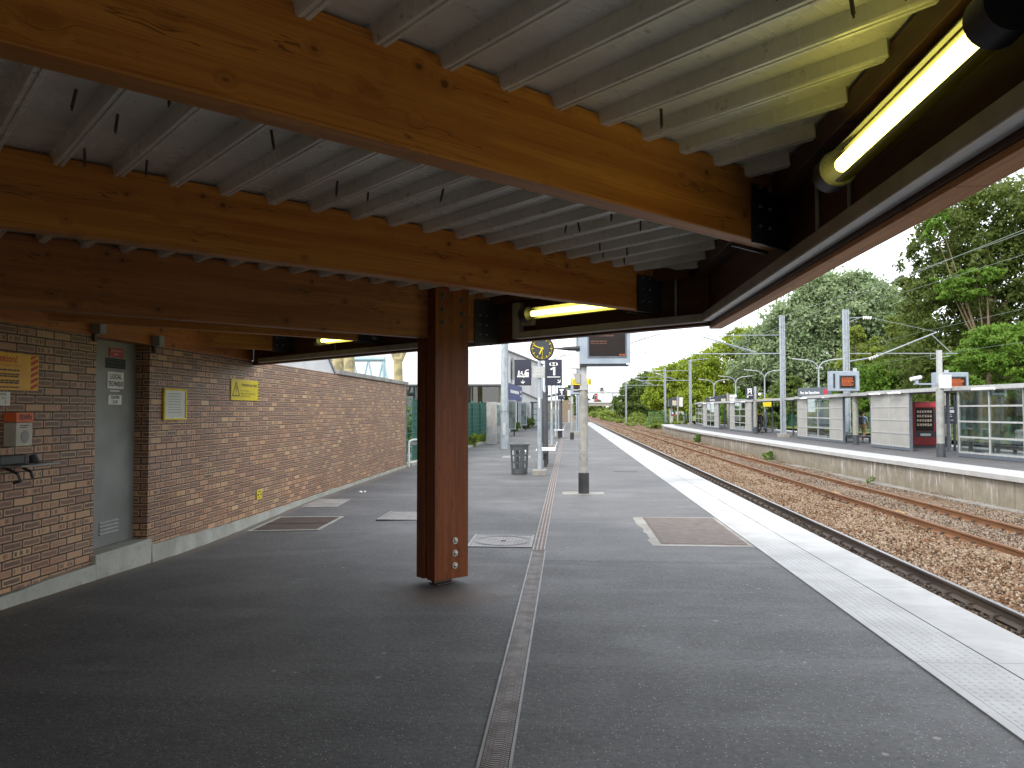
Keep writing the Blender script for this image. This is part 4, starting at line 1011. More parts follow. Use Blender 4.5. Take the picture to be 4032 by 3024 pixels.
clone(ml, (14.87, 95, 0 + ZO), 'catenary mast rising behind the glass shelter at the end of the opposite platform')
clone(ml, (11.2, 150, -.9), 'far catenary mast standing in the green scrub beyond the platform end')
clone(ml, (12.6, 178, -.9), 'far catenary mast left of the signal gantry leg')
clone(ml, (12.4, 215, -.9), 'very far catenary mast close to the road bridge')
def mast_right(x, y, label, base=ZO, h=7.8):
    t = T('catenary_mast', label, 'catenary mast', (x, y, base), MG)
    m = MB(); hbeam2(m, x, y, base, h, .34); m.build('mast', M['mast'], t)
    MB().box(x - .3, x + .3, y - .3, y + .3, base - .05, base + .3).build('base_block', M['dark'], t, bevel=.03)
    MB().tube([(x, y, 4.55), (x + 1.7, y, 4.83), (x + 5.4, y, 6.34)], .045, 6).build('arm', M['mast'], t)
    MB().tube([(x, y, 5.06), (x + 1.5, y, 5.06)], .025, 6).tube([(x, y, 7.25), (x + 1.0, y, 7.3)], .025, 6).tube([(x, y, 6.95), (x + .9, y, 7.3)], .02, 6).build('bracket', M['mast'], t)
    MB().tube([(x + 1.6, y, 7.25), (x + 5.4, y, 6.36)], .012, 6).build('stay', M['mast'], t)
    MB().tube([(x + 1.8, y, 5.06), (x + 6.6, y, 5.03)], .03, 6).tube([(x + 5.1, y, 6.2), (x + 6.2, y, 5.1)], .025, 6).tube([(x + 5.0, y, 5.0), (x + 5.0, y, 4.7), (x + 6.2, y, 4.9)], .018, 6).build('steady_arm', M['mast'], t)
    m = MB(); insul(m, (x + 1.05, y, 7.28), (x + 1.6, y, 7.25), 4, .11); insul(m, (x + 1.35, y, 4.72), (x + 1.95, y, 4.95), 4, .11); m.build('insulator', M['paper'], t, smooth=True)
    return t
mast_right(17.1, 48.65, 'tall pale catenary mast with arms to the right behind the amber train display')
# catenary mast of our platform, hidden at the top by the canopy
t = mast_left(.66, 48.7, 'blue grey catenary mast standing on the near platform beyond the second display', base=0, sgn=1, reach=4.6)
t = T('octagonal_mast', 'thick galvanised octagonal mast with a bolted flange beside the litter bin', 'mast', (-2.58, 31.3, 0))
MB().cyl((-2.58, 31.3, 0), (-2.58, 31.3, 1.42), .185, .178, n=8).build('lower_mast', M['galv'], t)
MB().cyl((-2.58, 31.3, 1.42), (-2.58, 31.3, 9), .158, .12, n=8).build('upper_mast', M['galv'], t)
MB().cyl((-2.58, 31.3, 1.405), (-2.58, 31.3, 1.425), .195, n=8).build('flange', M['galv'], t)
MB().box(-2.64, -2.52, 31.105, 31.12, .55, 1.05).build('hatch', M['alu'], t)
m = MB()
for dx in (-.12, 0, .12): m.cyl((-2.58 + dx, 31.13, 1.52), (-2.58 + dx, 31.11, 1.52), .025, n=8)
m.build('bolt_holes', M['black'], t)
def wire(pts, r, label, sag=.25):
    out = []
    for (a, b) in zip(pts[:-1], pts[1:]):
        a, b = Vector(a), Vector(b)
        for i in range(8): s_ = i / 8; p = a.lerp(b, s_); p.z -= sag * 4 * s_ * (1 - s_); out.append(p)
    out.append(Vector(pts[-1])); o = MB().tube(out, r, 5).build('overhead_wire', M['wire'], origin=pts[0]); tag(o, label, 'wire', 'overhead wires')
M['wire'] = plain('weathered copper wire', (.16, .20, .15), (.13, .17, .13), 5, .6, .3)
wire([(8.55, -4, 4.98), (8.55, 50.6, 4.95), (8.6, 95, 4.95), (8.6, 150, 4.9)], .011, 'contact wire over the rusty far track', .03)
wire([(9.2, -4, 5.08), (8.6, 50.6, 6.3), (8.6, 95, 6.3), (8.6, 150, 6.3)], .010, 'sagging carrier wire above the rusty far track', .5)
wire([(13.75, -4, 6.2), (13.75, 50.6, 6.9), (14.6, 95, 6.9)], .010, 'feeder wire running past the head of the tall mast beside the shelters', .3)
wire([(18.0, -4, 6.3), (21.5, 48.6, 6.34), (21, 100, 6.3)], .010, 'wire over the hidden third track in front of the trees', .2)
wire([(23.0, -4, 5.0), (22.6, 48.6, 5.0), (22, 100, 5)], .010, 'lowest wire over the hidden third track in front of the trees', .05)
wire([(4.6, 40, 5.0), (4.6, 95, 5.0), (4.6, 200, 5.0)], .012, 'contact wire over the near track beyond the display', .03)
wire([(-2.5, 31.3, 8.5), (-6, 90, 5.5)], .012, 'slack cable hanging from the octagonal mast towards the white building', .6)

# ------------------------------------------------------------------ opposite platform: shelters
GS = 'slate framed shelters on the opposite platform'
def shelter(p, q, label, cols, depth=1.5, roof_to=None, h=2.42, lamps=2):
    p, q = Vector((p[0], p[1], ZO)), Vector((q[0], q[1], ZO)); d = (q - p); L = d.length; d.normalize(); n = Vector((d.y, -d.x, 0))
    if n.x < 0: n = -n
    t = T('platform_shelter', label, 'shelter', tuple(p), GS)
    up = Vector((0, 0, 1)); fr = MB(); al = MB(); pn = []; gl = []
    for e in (0, L - .09): fr.para(p + d * e, d * .09, n * .1, up * h)
    fr.para(p + d * .09 + up * .03, d * (L - .18), n * .05, up * .14)
    fr.para(p + d * 0 + n * depth, d * .09, n * .1, up * h); fr.para(p + d * (L - .09) + n * depth, d * .09, n * .1, up * h)
    fr.build('frame', M['slate'], t)
    tot = sum(c[0] for c in cols); x = .09; z0, z1 = .18, h - .02; inn = L - .18
    edges = [x]
    for w, kd in cols:
        w_ = inn * w / tot; 
        for r_ in range(4):
            za = z0 + (z1 - z0) * r_ / 4; zb = z0 + (z1 - z0) * (r_ + 1) / 4
            b = MB().para(p + d * (x + .03) + n * .02 + up * (za + .03), d * (w_ - .06), n * .012, up * (zb - za - .06))
            b.build('panel' if kd == 'p' else 'glass_pane', M['panel'] if kd == 'p' else M['glass'], t)
        x += w_; edges.append(x)
    for x_ in edges: al.para(p + d * (x_ - .03) + up * z0, d * .06, n * .05, up * (z1 - z0))
    for r_ in range(5): al.para(p + d * .09 - n * .002 + up * (z0 + (z1 - z0) * r_ / 4 - .03), d * inn, n * .054, up * .06)
    al.build('glazing_bars', M['alu'], t)
    q2 = Vector((roof_to[0], roof_to[1], ZO)) if roof_to else q
    dd = (q2 - p); L2 = dd.length; dd.normalize()
    rf = MB().para(p - n * .12 - d * .05 + up * (h + .005), dd * (L2 + .06), n * (depth + .6), up * .10).build('roof', M['slate'], t)
    MB().para(p - n * .14 - d * .05 + up * (h - .01), dd * (L2 + .06), n * .018, up * .15).build('roof_edge', M['alu'], rf)
    for i in range(lamps):
        c = p + d * (L * (i + .5) / lamps) - n * .2 + up * (h + .0); MB().cyl(c - d * .55, c + d * .55, .045, n=10).build('strip_light', M['farlamp'], t, smooth=True)
    if roof_to and (q2 - q).length > 1.5:
        k = q.lerp(q2, .5); MB().box(k.x + depth - .1, k.x + depth, k.y - .05, k.y + .05, ZO, ZO + h).build('rear_post', M['dark'], t)
    return t
G4 = [(1, 'g'), (1, 'g')]; P2 = [(1, 'p'), (1, 'p')]; PG = [(.9, 'p'), (1, 'g'), (1, 'g'), (1.0, 'p')]
shelter((14.85, 25.9), (15.4, 23.6), 'cream panelled shelter bay at the right picture edge next to the glazed bay', P2, h=2.45, lamps=0)
shelter((14.3, 29.5), (14.83, 26.15), 'fully glazed shelter bay with a seated person behind its glass', G4, h=2.45, roof_to=(14.83, 26.0), lamps=1)
shelter((14.07, 37.05), (14.13, 33.0), 'shelter bay of eight solid cream panels beside the red vending machine', P2, h=2.45, roof_to=(14.28, 29.6), lamps=2)
shelter((14.02, 48.4), (14.2, 40.95), 'wide shelter bay with the station name board on its roof', PG, h=2.42, roof_to=(14.08, 37.15), lamps=2)
shelter((13.92, 67.7), (13.86, 59.4), 'distant shelter bay left of the walking person in black', PG, h=2.38, roof_to=(14.02, 48.6), lamps=2)
shelter((13.57, 78.8), (13.73, 71.5), 'farther shelter bay with cream sides and a glazed middle', PG, h=2.38, roof_to=(13.9, 67.8), lamps=2)
shelter((15.97, 98.0), (14.4, 80), 'farthest glazed shelter near the platform end', [(1, 'g'), (1, 'g'), (1, 'g'), (1, 'g')], h=2.5, roof_to=(13.8, 78.9), lamps=0)
# name board on the roof
t = T('station_name_board', 'dark station name board with white lettering and a red square on the shelter roof', 'sign', (14.0, 45, 2.3))
f = frame((13.75, 47.2, 2.28), (.45, -1, 0), (0, 0, 1))
MB(f).box(0, 2.7, .08, .62, -.05, 0).build('board', M['slate'], t)
text('Parc des Expositions', .24, W, t, f, (1.0, .32), sx=.8, off=.004); MB(f).box(2.1, 2.42, .2, .5, .001, .004).build('red_square', M['redplate'], t)
MB(f).box(.3, .36, -.02, .08, -.04, -.01).box(2.3, 2.36, -.02, .08, -.04, -.01).build('bracket', M['alu'], t)
t = T('exit_board', 'small dark Sortie board on the roof of the farther shelter', 'sign', (13.6, 75, 2.3))
f = frame((13.5, 77, 2.28), (.5, -1, 0), (0, 0, 1))
MB(f).box(0, 2.4, .05, .55, -.05, 0).build('board', M['dark'], t); text('Sortie', .3, W, t, f, (1.1, .3), off=.004)
# vending machine
t = T('vending_machine', 'red vending machine with snack window between the shelter bays', 'vending machine', (16.2, 36, ZO))
vm = Matrix.Translation((15.75, 36.5, ZO)) @ Matrix.Rotation(R(-14), 4, 'Z')
MB(vm).box(.0, 1.05, 0, .85, .12, 2.1).build('cabinet', M['redbox'], t, bevel=.015)
MB(vm).box(.03, 1.02, .05, .82, 0, .118).build('plinth', M['dark'], t)
MB(vm).box(.12, .85, -.014, -.001, .78, 1.82).build('window', M['screen'], t)
for i in range(4):
    m = MB(vm)
    for j in range(6): m.box(.17 + j * .105, .25 + j * .105, -.022, -.015, 1.0 + i * .2, 1.11 + i * .2)
    m.build('snack_row', M['snack'], t)
MB(vm).box(.12, .95, -.02, -.001, .5, .76).build('delivery_tray', M['black'], t); MB(vm).box(.3, .72, -.026, -.021, .55, .66).build('flap', M['alu'], t)
MB(vm).box(.1, .95, -.012, -.001, 1.87, 2.04).build('header', M['redplate'], t); MB(vm).box(.88, 1.0, -.015, -.001, 1.2, 1.7).build('keypad', M['dark'], t)
MB(vm).box(-.012, -.001, .15, .62, .95, 1.9).build('poster', M['poster'], t)
# posts with displays on the opposite platform
def oppost(x, y, h, label, base='black'):
    t = T('cream_post', label, 'post', (x, y, ZO), 'cream round posts with dark feet on the opposite platform')
    MB().cyl((x, y, ZO), (x, y, ZO + .5), .155, n=20).build('foot', M['dark'], t, smooth=True)
    MB().cyl((x, y, ZO + .5), (x, y, 2.35), .135, n=20).build('shaft', M['cream'] if base == 'black' else M['grey'], t, smooth=True)
    MB().box(x - .075, x + .075, y - .075, y + .075, 2.35, h).build('upper_post', M['alu'], t)
    return t
oppost(14.2, 39.25, 3.66, 'cream post carrying the amber train display, left of the eight panel shelter bay')
oppost(13.62, 29.3, 3.77, 'grey post with white upper half and a camera in front of the vending machine', 'g')
oppost(17.65, 37.3, 3.45, 'cream post standing behind the vending machine near the far platform edge')
oppost(13.8, 58, 3.33, 'cream post with the M sign beside the walking person in black')
def oppdisplay(x0, x1, y, z0, z1, label, scr):
    t = T('train_display', label, 'display', ((x0 + x1) / 2, y, z0), 'amber train displays on the opposite platform')
    b = MB().box(x0, x1, y, y + .5, z0, z1).build('casing', M['bluegrey'], t, bevel=.02)
    MB().box(scr[0] - .04, scr[1] + .04, y - .02, y - .001, scr[2] - .04, scr[3] + .04).build('screen_frame', M['slate'], t)
    MB().box(scr[0], scr[1], y - .03, y - .021, scr[2], scr[3]).build('screen', M['screen'], t)
    m = MB(fs(0, y - .03, 0)); n = 7; hh = (scr[3] - scr[2])
    for i in range(n): words(m, scr[0] + .06, scr[1] - .05, scr[3] - .09 - i * hh * .105, .026, fill=random.uniform(.75, 1))
    m.build('message_lines', M['led'], t)
    if x1 - x0 < 1.5: MB().box(x0 + .12, x0 + .2, y - .03, y - .001, z0 + .15, z1 - .12).build('side_hinge', M['black'], t)
    return t
oppdisplay(12.95, 14.33, 39.0, 2.52, 3.5, 'blue grey train display with amber lines above the wide shelter bay', (13.4, 14.1, 2.68, 3.25))
oppdisplay(17.1, 18.55, 37.1, 2.5, 3.33, 'blue grey train display with dim amber lines behind the white mast head', (17.5, 18.4, 2.58, 3.1))
t = T('security_camera', 'white security camera on a horizontal arm of the grey post', 'camera', (13.1, 29.3, 2.6))
MB().cyl((12.55, 29.2, 2.70), (12.93, 29.25, 2.77), .075, n=12).build('housing', M['white'], t, smooth=True); MB().cyl((12.93, 29.25, 2.77), (13.0, 29.25, 2.77), .06, n=10).build('rear_cap', M['dark'], t)
MB().box(12.7, 13.6, 29.27, 29.33, 2.50, 2.56).box(12.74, 12.84, 29.22, 29.32, 2.52, 2.68).build('arm', M['bluegrey'], t)
t = T('equipment_box', 'white equipment box at the foot of the white mast on the grey post', 'cabinet', (13.7, 29.3, 2.3))
MB().box(13.55, 13.95, 29.1, 29.4, 2.36, 2.85).build('box', M['white'], t, bevel=.01)
t = T('metro_sign', 'dark sign with a white M on the cream post beside the walking person', 'sign', (13.5, 57.8, 2.4))
MB().box(13.05, 13.62, 57.7, 57.74, 2.45, 3.25).build('board', M['navy'], t); text('M', .42, W, t, fs(0, 57.7, 0), (13.335, 2.9), off=.01)
m = MB(fs(0, 57.7, 0)); m.box(13.17, 13.5, 3.1, 3.17, .001, .003); m.box(13.12, 13.55, 2.66, 2.69, .001, .003); m.box(13.13, 13.25, 2.52, 2.6, .001, .003); m.build('markings', W, t)
t = T('dome_camera', 'white globe camera on a bracket beside the M sign', 'camera', (12.4, 58, 2.5))
MB().ball((12.35, 58, 2.6), .14, 12, 8).build('dome', M['white'], t, smooth=True); MB().box(12.35, 13.75, 57.97, 58.03, 2.33, 2.4).box(12.3, 12.4, 57.97, 58.03, 2.4, 2.5).build('arm', M['mast'], t)
# monitor housings, end signs
def monitor(x, y, w, z0, z1, label, pole):
    t = T('monitor_housing', label, 'monitor housing', (x, y, ZO), 'angular monitor housings for drivers')
    MB().prism([(x, y, z0 + .1), (x + w * .18, y, z0), (x + w, y, z0 + .05), (x + w, y, z1 - .05), (x + w * .55, y, z1), (x, y, z1 - .25)], (0, .8, 0)).build('housing', M['dark'], t)
    MB().prism([(x + w * .62, y - .02, z0 + .12), (x + w + .01, y - .02, z0 + .05), (x + w + .01, y - .02, z1 - .02), (x + w * .62, y - .02, z1 + .02)], (0, .86, 0)).build('side_panel', M['white'], t)
    MB().box(x + w * .25, x + w * .55, y - .03, y - .002, z0 + .25, z1 - .45).build('screen', M['ivory'], t)
    MB().cyl((x + pole, y - .12, ZO), (x + pole, y - .12, z1 + .2), .13, n=10).build('post', M['cream'], t, smooth=True)
    return t
monitor(13.95, 108, 1.9, 2.03, 3.4, 'dark and white monitor housing on a post at the end of the opposite platform', 1.2)
monitor(16.4, 88, 2.3, 2.35, 3.35, 'dark and white monitor housing rising over the farthest glazed shelter', 1.5)
t = T('information_totem', 'grey totem with a blue and red square sign at the end of the opposite platform', 'totem', (14.5, 109, ZO))
MB().box(14.2, 14.65, 109, 109.2, ZO, 1.85).build('totem', M['alu'], t); MB().box(14.35, 14.85, 108.96, 108.995, 1.0, 1.42).build('blue_sign', M['bluesign'], t); MB().box(14.35, 14.85, 108.96, 108.995, .8, .98).build('red_sign', M['redplate'], t)
MB(fs(0, 108.96, 0)).lathe([(0, .004), (.13, .004), (.14, 0)], (14.6, 1.22, 0), 14).build('white_disc', W, t)
o = MB().box(15.3, 16.4, 111, 111.05, 1.0, 1.42).build('end_board', M['white'], origin=(15.8, 111, 1)); tag(o, 'plain white board beside the post of the end monitor housing', 'sign')
# Y shaped lamp posts
t = T('double_lamp_post', 'tallest double armed lamp post, behind the station name board', 'lamp post', (17.1, 53.9, ZO), 'Y shaped double lamp posts on the opposite platform')
x, y = 17.1, 53.9
MB().cyl((x, y, ZO), (x, y, 4.35), .09, .06, n=10).build('pole', M['galv'], t, smooth=True); MB().cyl((x, y, ZO), (x, y, ZO + 1.6), .16, n=12).build('sleeve', M['slate'], t, smooth=True)
for s in (-1, 1):
    MB().tube([(x, y, 4.3), (x + s * .07, y, 4.6), (x + s * .3, y, 4.85), (x + s * .75, y, 5.0)], .045, 8).build('arm', M['galv'], t, smooth=True)
    MB().prism([(x + s * .7, y - .1, 4.97), (x + s * .7, y + .1, 4.97), (x + s * 1.1, y + .14, 5.0), (x + s * 1.75, y + .05, 5.08), (x + s * 1.75, y - .05, 5.08), (x + s * 1.1, y - .14, 5.0)], (0, 0, .07)).build('lantern', M['alu'], t)
MB().ball((x - .42, y, 2.95), .15, 10, 8).build('loudspeaker', M['white'], t, smooth=True); MB().box(x - .4, x, y - .03, y + .03, 3.05, 3.1).build('bracket', M['mast'], t)
dl = t
clone(dl, (17.0, 68, ZO), 'double armed lamp post with a yellow plate left of the tall mast')
clone(dl, (17.1, 80, ZO), 'third double armed lamp post above the distant shelter bay')
clone(dl, (16.5, 88.5, ZO), 'fourth double armed lamp post seen above the farther shelter bay')
o = MB().box(16.75, 17.45, 67.6, 67.65, 1.9, 2.6).build('yellow_plate', M['yellow'], origin=(17.1, 67.6, 1.9)); tag(o, 'yellow square plate mounted on a double armed lamp post', 'sign')
# benches and end screens under the shelters
def obench(x, y, L, label):
    t = T('metal_bench', label, 'bench', (x, y, ZO), 'dark metal benches on the opposite platform'); d = Vector((.2, -1, 0)).normalized(); p = Vector((x, y, 0)); n = Vector((d.y, -d.x, 0))
    MB().para(p + Vector((0, 0, .18)) - n * .2, d * L, n * .45, (0, 0, .04)).build('seat', M['grey'], t); MB().para(p + Vector((0, 0, .08)), d * L, n * .06, (0, 0, .06)).build('rail', M['alu'], t)
    for i in range(3):
        c = p + d * (L * (.15 + .35 * i)); MB().cyl((c.x, c.y, ZO), (c.x, c.y, .1), .07, n=10).build('leg', M['dark'], t, smooth=True)
        MB().tube([c + d * -.2 + Vector((0, 0, .2)), c + d * -.15 + Vector((0, 0, .34)), c + d * .15 + Vector((0, 0, .34)), c + d * .2 + Vector((0, 0, .2))], .02, 6).build('armrest', M['dark'], t)
    return t
ob = obench(16.3, 33.2, 3.3, 'dark metal bench behind the glazed shelter bay with the seated person')
clone(ob, (15.4, 44.8, ZO), 'dark metal bench behind the wide shelter bay')
clone(ob, (14.9, 49.9, ZO), 'dark metal bench beside the white block of the tall mast')
clone(ob, (15.2, 63.5, ZO), 'dark metal bench behind the distant shelter bay')
o = T('route_sign', 'dark route board with white lines seen through the glazed shelter bay', 'sign', (15.9, 33.6, ZO))
MB().box(15.75, 16.28, 33.6, 33.66, 1.0, 1.75).build('board', M['navy'], o); MB().box(15.72, 15.8, 33.67, 33.75, ZO, 2.2).box(16.2, 16.28, 33.67, 33.75, ZO, 2.2).build('legs', M['dark'], o)
m = MB(fs(0, 33.6, 0)); m.box(15.85, 16.18, 1.46, 1.58, .001, .003); words(m, 15.83, 16.2, 1.66, .04); words(m, 15.85, 16.1, 1.38, .025); words(m, 15.85, 16.12, 1.31, .025); words(m, 15.85, 16.2, 1.15, .02); m.build('print', W, o)
# fence and plants along the park
t = T('mesh_fence', 'long dark green mesh fence on posts along the park behind the opposite platform', 'fence', (24.9, 60, 0))
m = MB()
for i in range(36):
    yy = 28 + i * 2.5
    for k in range(7): m.box(24.88, 24.9, yy, yy + 2.45, -.15 + k * .2, -.125 + k * .2)
    for k in range(12): m.box(24.885, 24.895, yy + k * .2, yy + k * .2 + .012, -.2, 1.1)
m.build('mesh', M['green'], t)
for i in range(37): MB().box(24.84, 24.94, 27.95 + i * 2.5, 28.05 + i * 2.5, -.4, 1.2).build('fence_post', M['green'], t)
t = T('palisade_fence', 'pale grey palisade fence beyond the end of the opposite platform', 'fence', (20, 135, -.6))
m = MB()
for i in range(120): m.box(17.2 + i * .1, 17.25 + i * .1, 120 + i * .55, 120.03 + i * .55, -.6, 1.1)
m.bar((17.2, 120.05, .0), (29.2, 186, .0), .04, .06); m.bar((17.2, 120.05, .9), (29.2, 186, .9), .04, .06); m.build('pales', M['galv'], t)
t = T('mesh_fence', 'green mesh gate fence crossing the end of the opposite platform behind the totem', 'fence', (14, 112, 0))
m = MB()
for i in range(8): m.box(11.5 + i * .75, 11.56 + i * .75, 112, 112.06, -.6, 1.5)
for k in range(9): m.box(11.5, 17.0, 112.02, 112.04, -.4 + k * .22, -.37 + k * .22)
m.build('mesh', M['green'], t)
# ------------------------------------------------------------------ left background
t = T('mesh_fence', 'dark green mesh fence with privacy screen beyond the end of the brick wall', 'fence', (-4.35, 30, 0))
fx = lambda y: -4.56 + (y - 21.5) * .024
m = MB()
for k in range(10):
    m.bar((fx(21.3), 21.3, .12 + k * .195), (fx(39.4), 39.4, .12 + k * .195), .012, .014)
y = 21.3
while y < 39.4: m.bar((fx(y), y, .1), (fx(y), y, 1.92), .006, .006, (1, 0, 0)); y += .2
m.build('mesh', M['green'], t)
for i in range(8): yy = 21.45 + i * 2.55; MB().box(fx(yy) - .04, fx(yy) + .03, yy - .035, yy + .035, 0, 2.0).build('fence_post', M['green'], t)
MB().para((fx(22.4) - .05, 22.4, .08), (fx(39.4) - fx(22.4), 17.0, 0), (.012, 0, 0), (0, 0, 1.8)).build('privacy_screen', M['greenscreen'], t)
o = MB().para((fx(21.3) - .02, 21.3, -.05), (fx(39.4) - fx(21.3), 18.1, 0), (.24, 0, 0), (0, 0, .13)).build('fence_kerb', M['conc'], origin=(-4.3, 30, 0)); tag(o, 'low rough concrete kerb along the foot of the green fence', 'kerb')
t = T('glazed_pavilion', 'low flat roofed pavilion with glazing coloured like reflected trees behind the green fence', 'building', (-7, 46, 0))
MB().box(-10.5, -3.85, 44, 50, 2.96, 3.07).build('roof', M['dark'], t); MB().box(-10.5, -3.9, 44.6, 49.5, 0, 2.955).build('wall', M['plane'], t)  # yellowish wall colour stands for tree reflections in the glazing
m = MB()
for i in range(70): m.box(-10.3 + i * .09, -10.25 + i * .09, 44.5, 44.56, .3, 2.0)
m.build('reflection_tone_curtain', M['plane'], t)  # curtain given the same yellow as the painted tree reflections
for i in range(4): MB().box(-10.4 + i * 1.62, -10.4 + i * 1.62 + 1.55, 44.12, 44.14, .2, 2.92).build('window', M['glassdark'], t)
m = MB()
for i in range(5): m.box(-10.46 + i * 1.62, -10.40 + i * 1.62, 44.06, 44.2, 0, 2.955)
m.build('mullion', M['dark'], t)
# white ribbed hall
t = T('white_hall', 'tall white hall with ribbed cladding and a blue lettered banner along the platform', 'building', (-6, 70, 0))
bx = lambda y: -4.19 + (y - 60.4) * .0378; rz = lambda y: 5.75 + (y - 53) * .033
MB().add([(bx(53), 53, -.05), (bx(92), 92, -.05), (bx(92), 92, rz(92)), (bx(53), 53, rz(53)), (-16, 53, -.05), (-16, 92, -.05), (-16, 92, rz(92)), (-16, 53, rz(53))], [(0, 1, 2, 3), (1, 5, 6, 2), (5, 4, 7, 6), (4, 0, 3, 7), (3, 2, 6, 7)]).build('wall', M['cladding'], t)
m = MB(); y = 53.1
while y < 92: m.box(bx(y), bx(y) + .06, y, y + .12, 0, rz(y) - .02); y += .42
m.build('cladding_ribs', M['cladding'], t)
MB().bar((bx(53) + .08, 52.9, rz(53) + .04), (bx(92) + .08, 92, rz(92) + .04), .25, .1).build('roof_edge', M['grey'], t)
MB().bar((bx(64.5) + .1, 64.5, 3.16), (bx(92) + .1, 92, 2.6), .08, .08).build('roof_trim', M['dark'], t)
f = frame((bx(55.5) + .12, 55.5, 0), (.0378, 1, 0), (0, 0, 1))
b = MB(f).box(0, 9.6, 2.35, 3.55, -.02, .0).build('banner', M['bluesign'], t)
m = MB(f); words(m, .8, 7.4, 2.98, .24, lift=.02); words(m, 8.0, 9.2, 3.1, .16, lift=.02); words(m, 8.0, 9.2, 2.75, .16, lift=.02); m.build('banner_print', W, b)
for ya, za, zb in ((57, 3.9, 5.5), (60, 4.1, 5.6), (63, 3.8, 4.8)): MB(f).box(ya - 55.5, ya - 54.3, za, zb, .06, .09).build('window', M['grey'], t)
t = T('tan_annex', 'small tan building with a pitched dark roof beyond the near platform', 'building', (-2, 125, 0))
MB().box(-5.5, .6, 122, 128, -.3, 3.2).build('wall', M['tan'], t)
MB().prism([(-6.2, 121.8, 3.1), (1.0, 121.8, 4.6), (3.6, 121.8, 3.15), (3.6, 121.8, 3.3), (1.0, 121.8, 4.9), (-6.2, 121.8, 3.3)], (0, 6.4, 0)).build('roof', M['dark'], t)
t = T('glass_cabin', 'dark framed glass waiting cabin in front of the white hall', 'shelter', (-2.2, 70, 0))
m = MB()
for x in (-3.35, -2.45, -1.55, -.72): m.box(x, x + .09, 70, 70.1, 0, 2.24)
for z in (0, .62, 1.15, 1.68): m.box(-3.26, -.72, 70.02, 70.08, z, z + .06)
m.box(-3.35, -3.25, 72.4, 72.5, 0, 2.24).box(-.72, -.63, 72.4, 72.5, 0, 2.24); m.build('frame', M['slate'], t)
MB().box(-3.45, -.55, 69.8, 72.8, 2.245, 2.36).build('roof', M['slate'], t); MB().box(-3.3, -.7, 70.045, 70.055, .1, 2.2).build('glass_pane', M['glass'], t)
def board(y0, y1, x, h, z0, label, mats, group):
    t = T('notice_board', label, 'notice board', (x, (y0 + y1) / 2, 0), group)
    MB().box(x - .06, x + .06, y0, y1, z0, h).build('casing', M[mats[0]], t, bevel=.008)
    MB().box(x + .061, x + .066, y0 + .1, y1 - .1, z0 + (h - z0) * (.42 if mats[0] == 'grey' else .06), h - .12).build('poster', M[mats[1]], t)
    MB().box(x - .05, x + .3, y0 - .022, y0 - .001, z0 + (h - z0) * .35, h - .3).build('end_sheet', M[mats[2]], t) if mats[2] else None
    for yy in (y0 + .03, y1 - .1): MB().box(x - .05, x + .05, yy, yy + .07, 0, z0 - .001).build('leg', M['black'], t)
    return t
for i, (y0, y1, lab) in enumerate(((35.0, 36.5, 'nearest grey steel notice board beside the green fence'), (37.3, 39.2, 'middle grey steel notice board between fence and octagonal mast'), (40.2, 42.5, 'farthest grey steel notice board, half hidden by the octagonal mast'))):
    t_ = T('notice_board', lab, 'notice board', (-3.5, y0, 0), 'grey steel notice boards')
    MB().box(-3.72 + i * .05, -3.25 + i * .05, y0, y0 + .12, .03, 1.94).build('casing', M['grey'], t_, bevel=.01)
    MB().box(-3.52 + i * .05, -3.32 + i * .05, y0 - .008, y0 - .001, .8, 1.82).build('poster', M['conc2'] if i != 1 else M['adv'], t_)
for y0, lab in ((47.0, 'nearer dark framed poster case in front of the white hall'), (59.5, 'farther dark framed poster case in front of the white hall')):
    t_ = T('poster_case', lab, 'poster case', (-3.55, y0, 0), 'dark framed poster cases')
    MB().box(-3.95, -3.86, y0, y0 + .09, 0, 2.2).build('leg', M['black'], t_); MB().box(-3.36, -3.28, y0 + .4, y0 + .48, 0, .4).build('leg', M['black'], t_)
    MB().box(-3.84, -3.2, y0 + .1, y0 + .3, .4, 2.2).build('casing', M['mast'], t_, bevel=.01); MB().box(-3.62, -3.24, y0 + .085, y0 + .098, .5, 2.1).build('poster', M['adv'], t_)
for x0, y0, lab in ((-.02, 96, 'white rounded barrier panel at the far end of the near platform'),):
    o = MB().box(x0, x0 + .25, y0, y0 + .1, 0, 1.6).build('barrier_panel', M['white'], origin=(x0, y0, 0), bevel=.05); tag(o, lab, 'barrier')
o = MB().box(.95, 1.45, 55, 55.3, 1.75, 2.6).build('black_monitor', M['black'], origin=(1, 55, 1.7)); tag(o, 'black monitor back hanging behind the distant display post', 'monitor')
o = MB().box(1.15, 1.8, 90, 90.05, 1.2, 1.55).build('end_board', M['white'], origin=(1.4, 90, 1.2)); tag(o, 'tiny white board at the end of the near platform', 'sign')
t = T('lattice_girder', 'pale blue lattice girder showing above the low brick wall', 'girder', (-11, 40, 0))
m = MB(); m.tube([(-13.5, 40, 4.28), (-9.65, 40, 4.28)], .14, 10); m.tube([(-13.5, 40, 2.6), (-9.65, 40, 2.6)], .12, 8)
for i in range(5): x = -13.3 + i * .8; m.tube([(x, 40, 2.6), (x + .35, 40, 4.25)], .06, 6); m.tube([(x + .35, 40, 4.25), (x + .72, 40, 2.6)], .06, 6)
m.tube([(-9.7, 40, 4.28), (-9.75, 40, 0)], .09, 8); m.tube([(-13.4, 40, 4.28), (-13.4, 40, 0)], .14, 8); m.build('lattice', M['truss'], t, smooth=True)

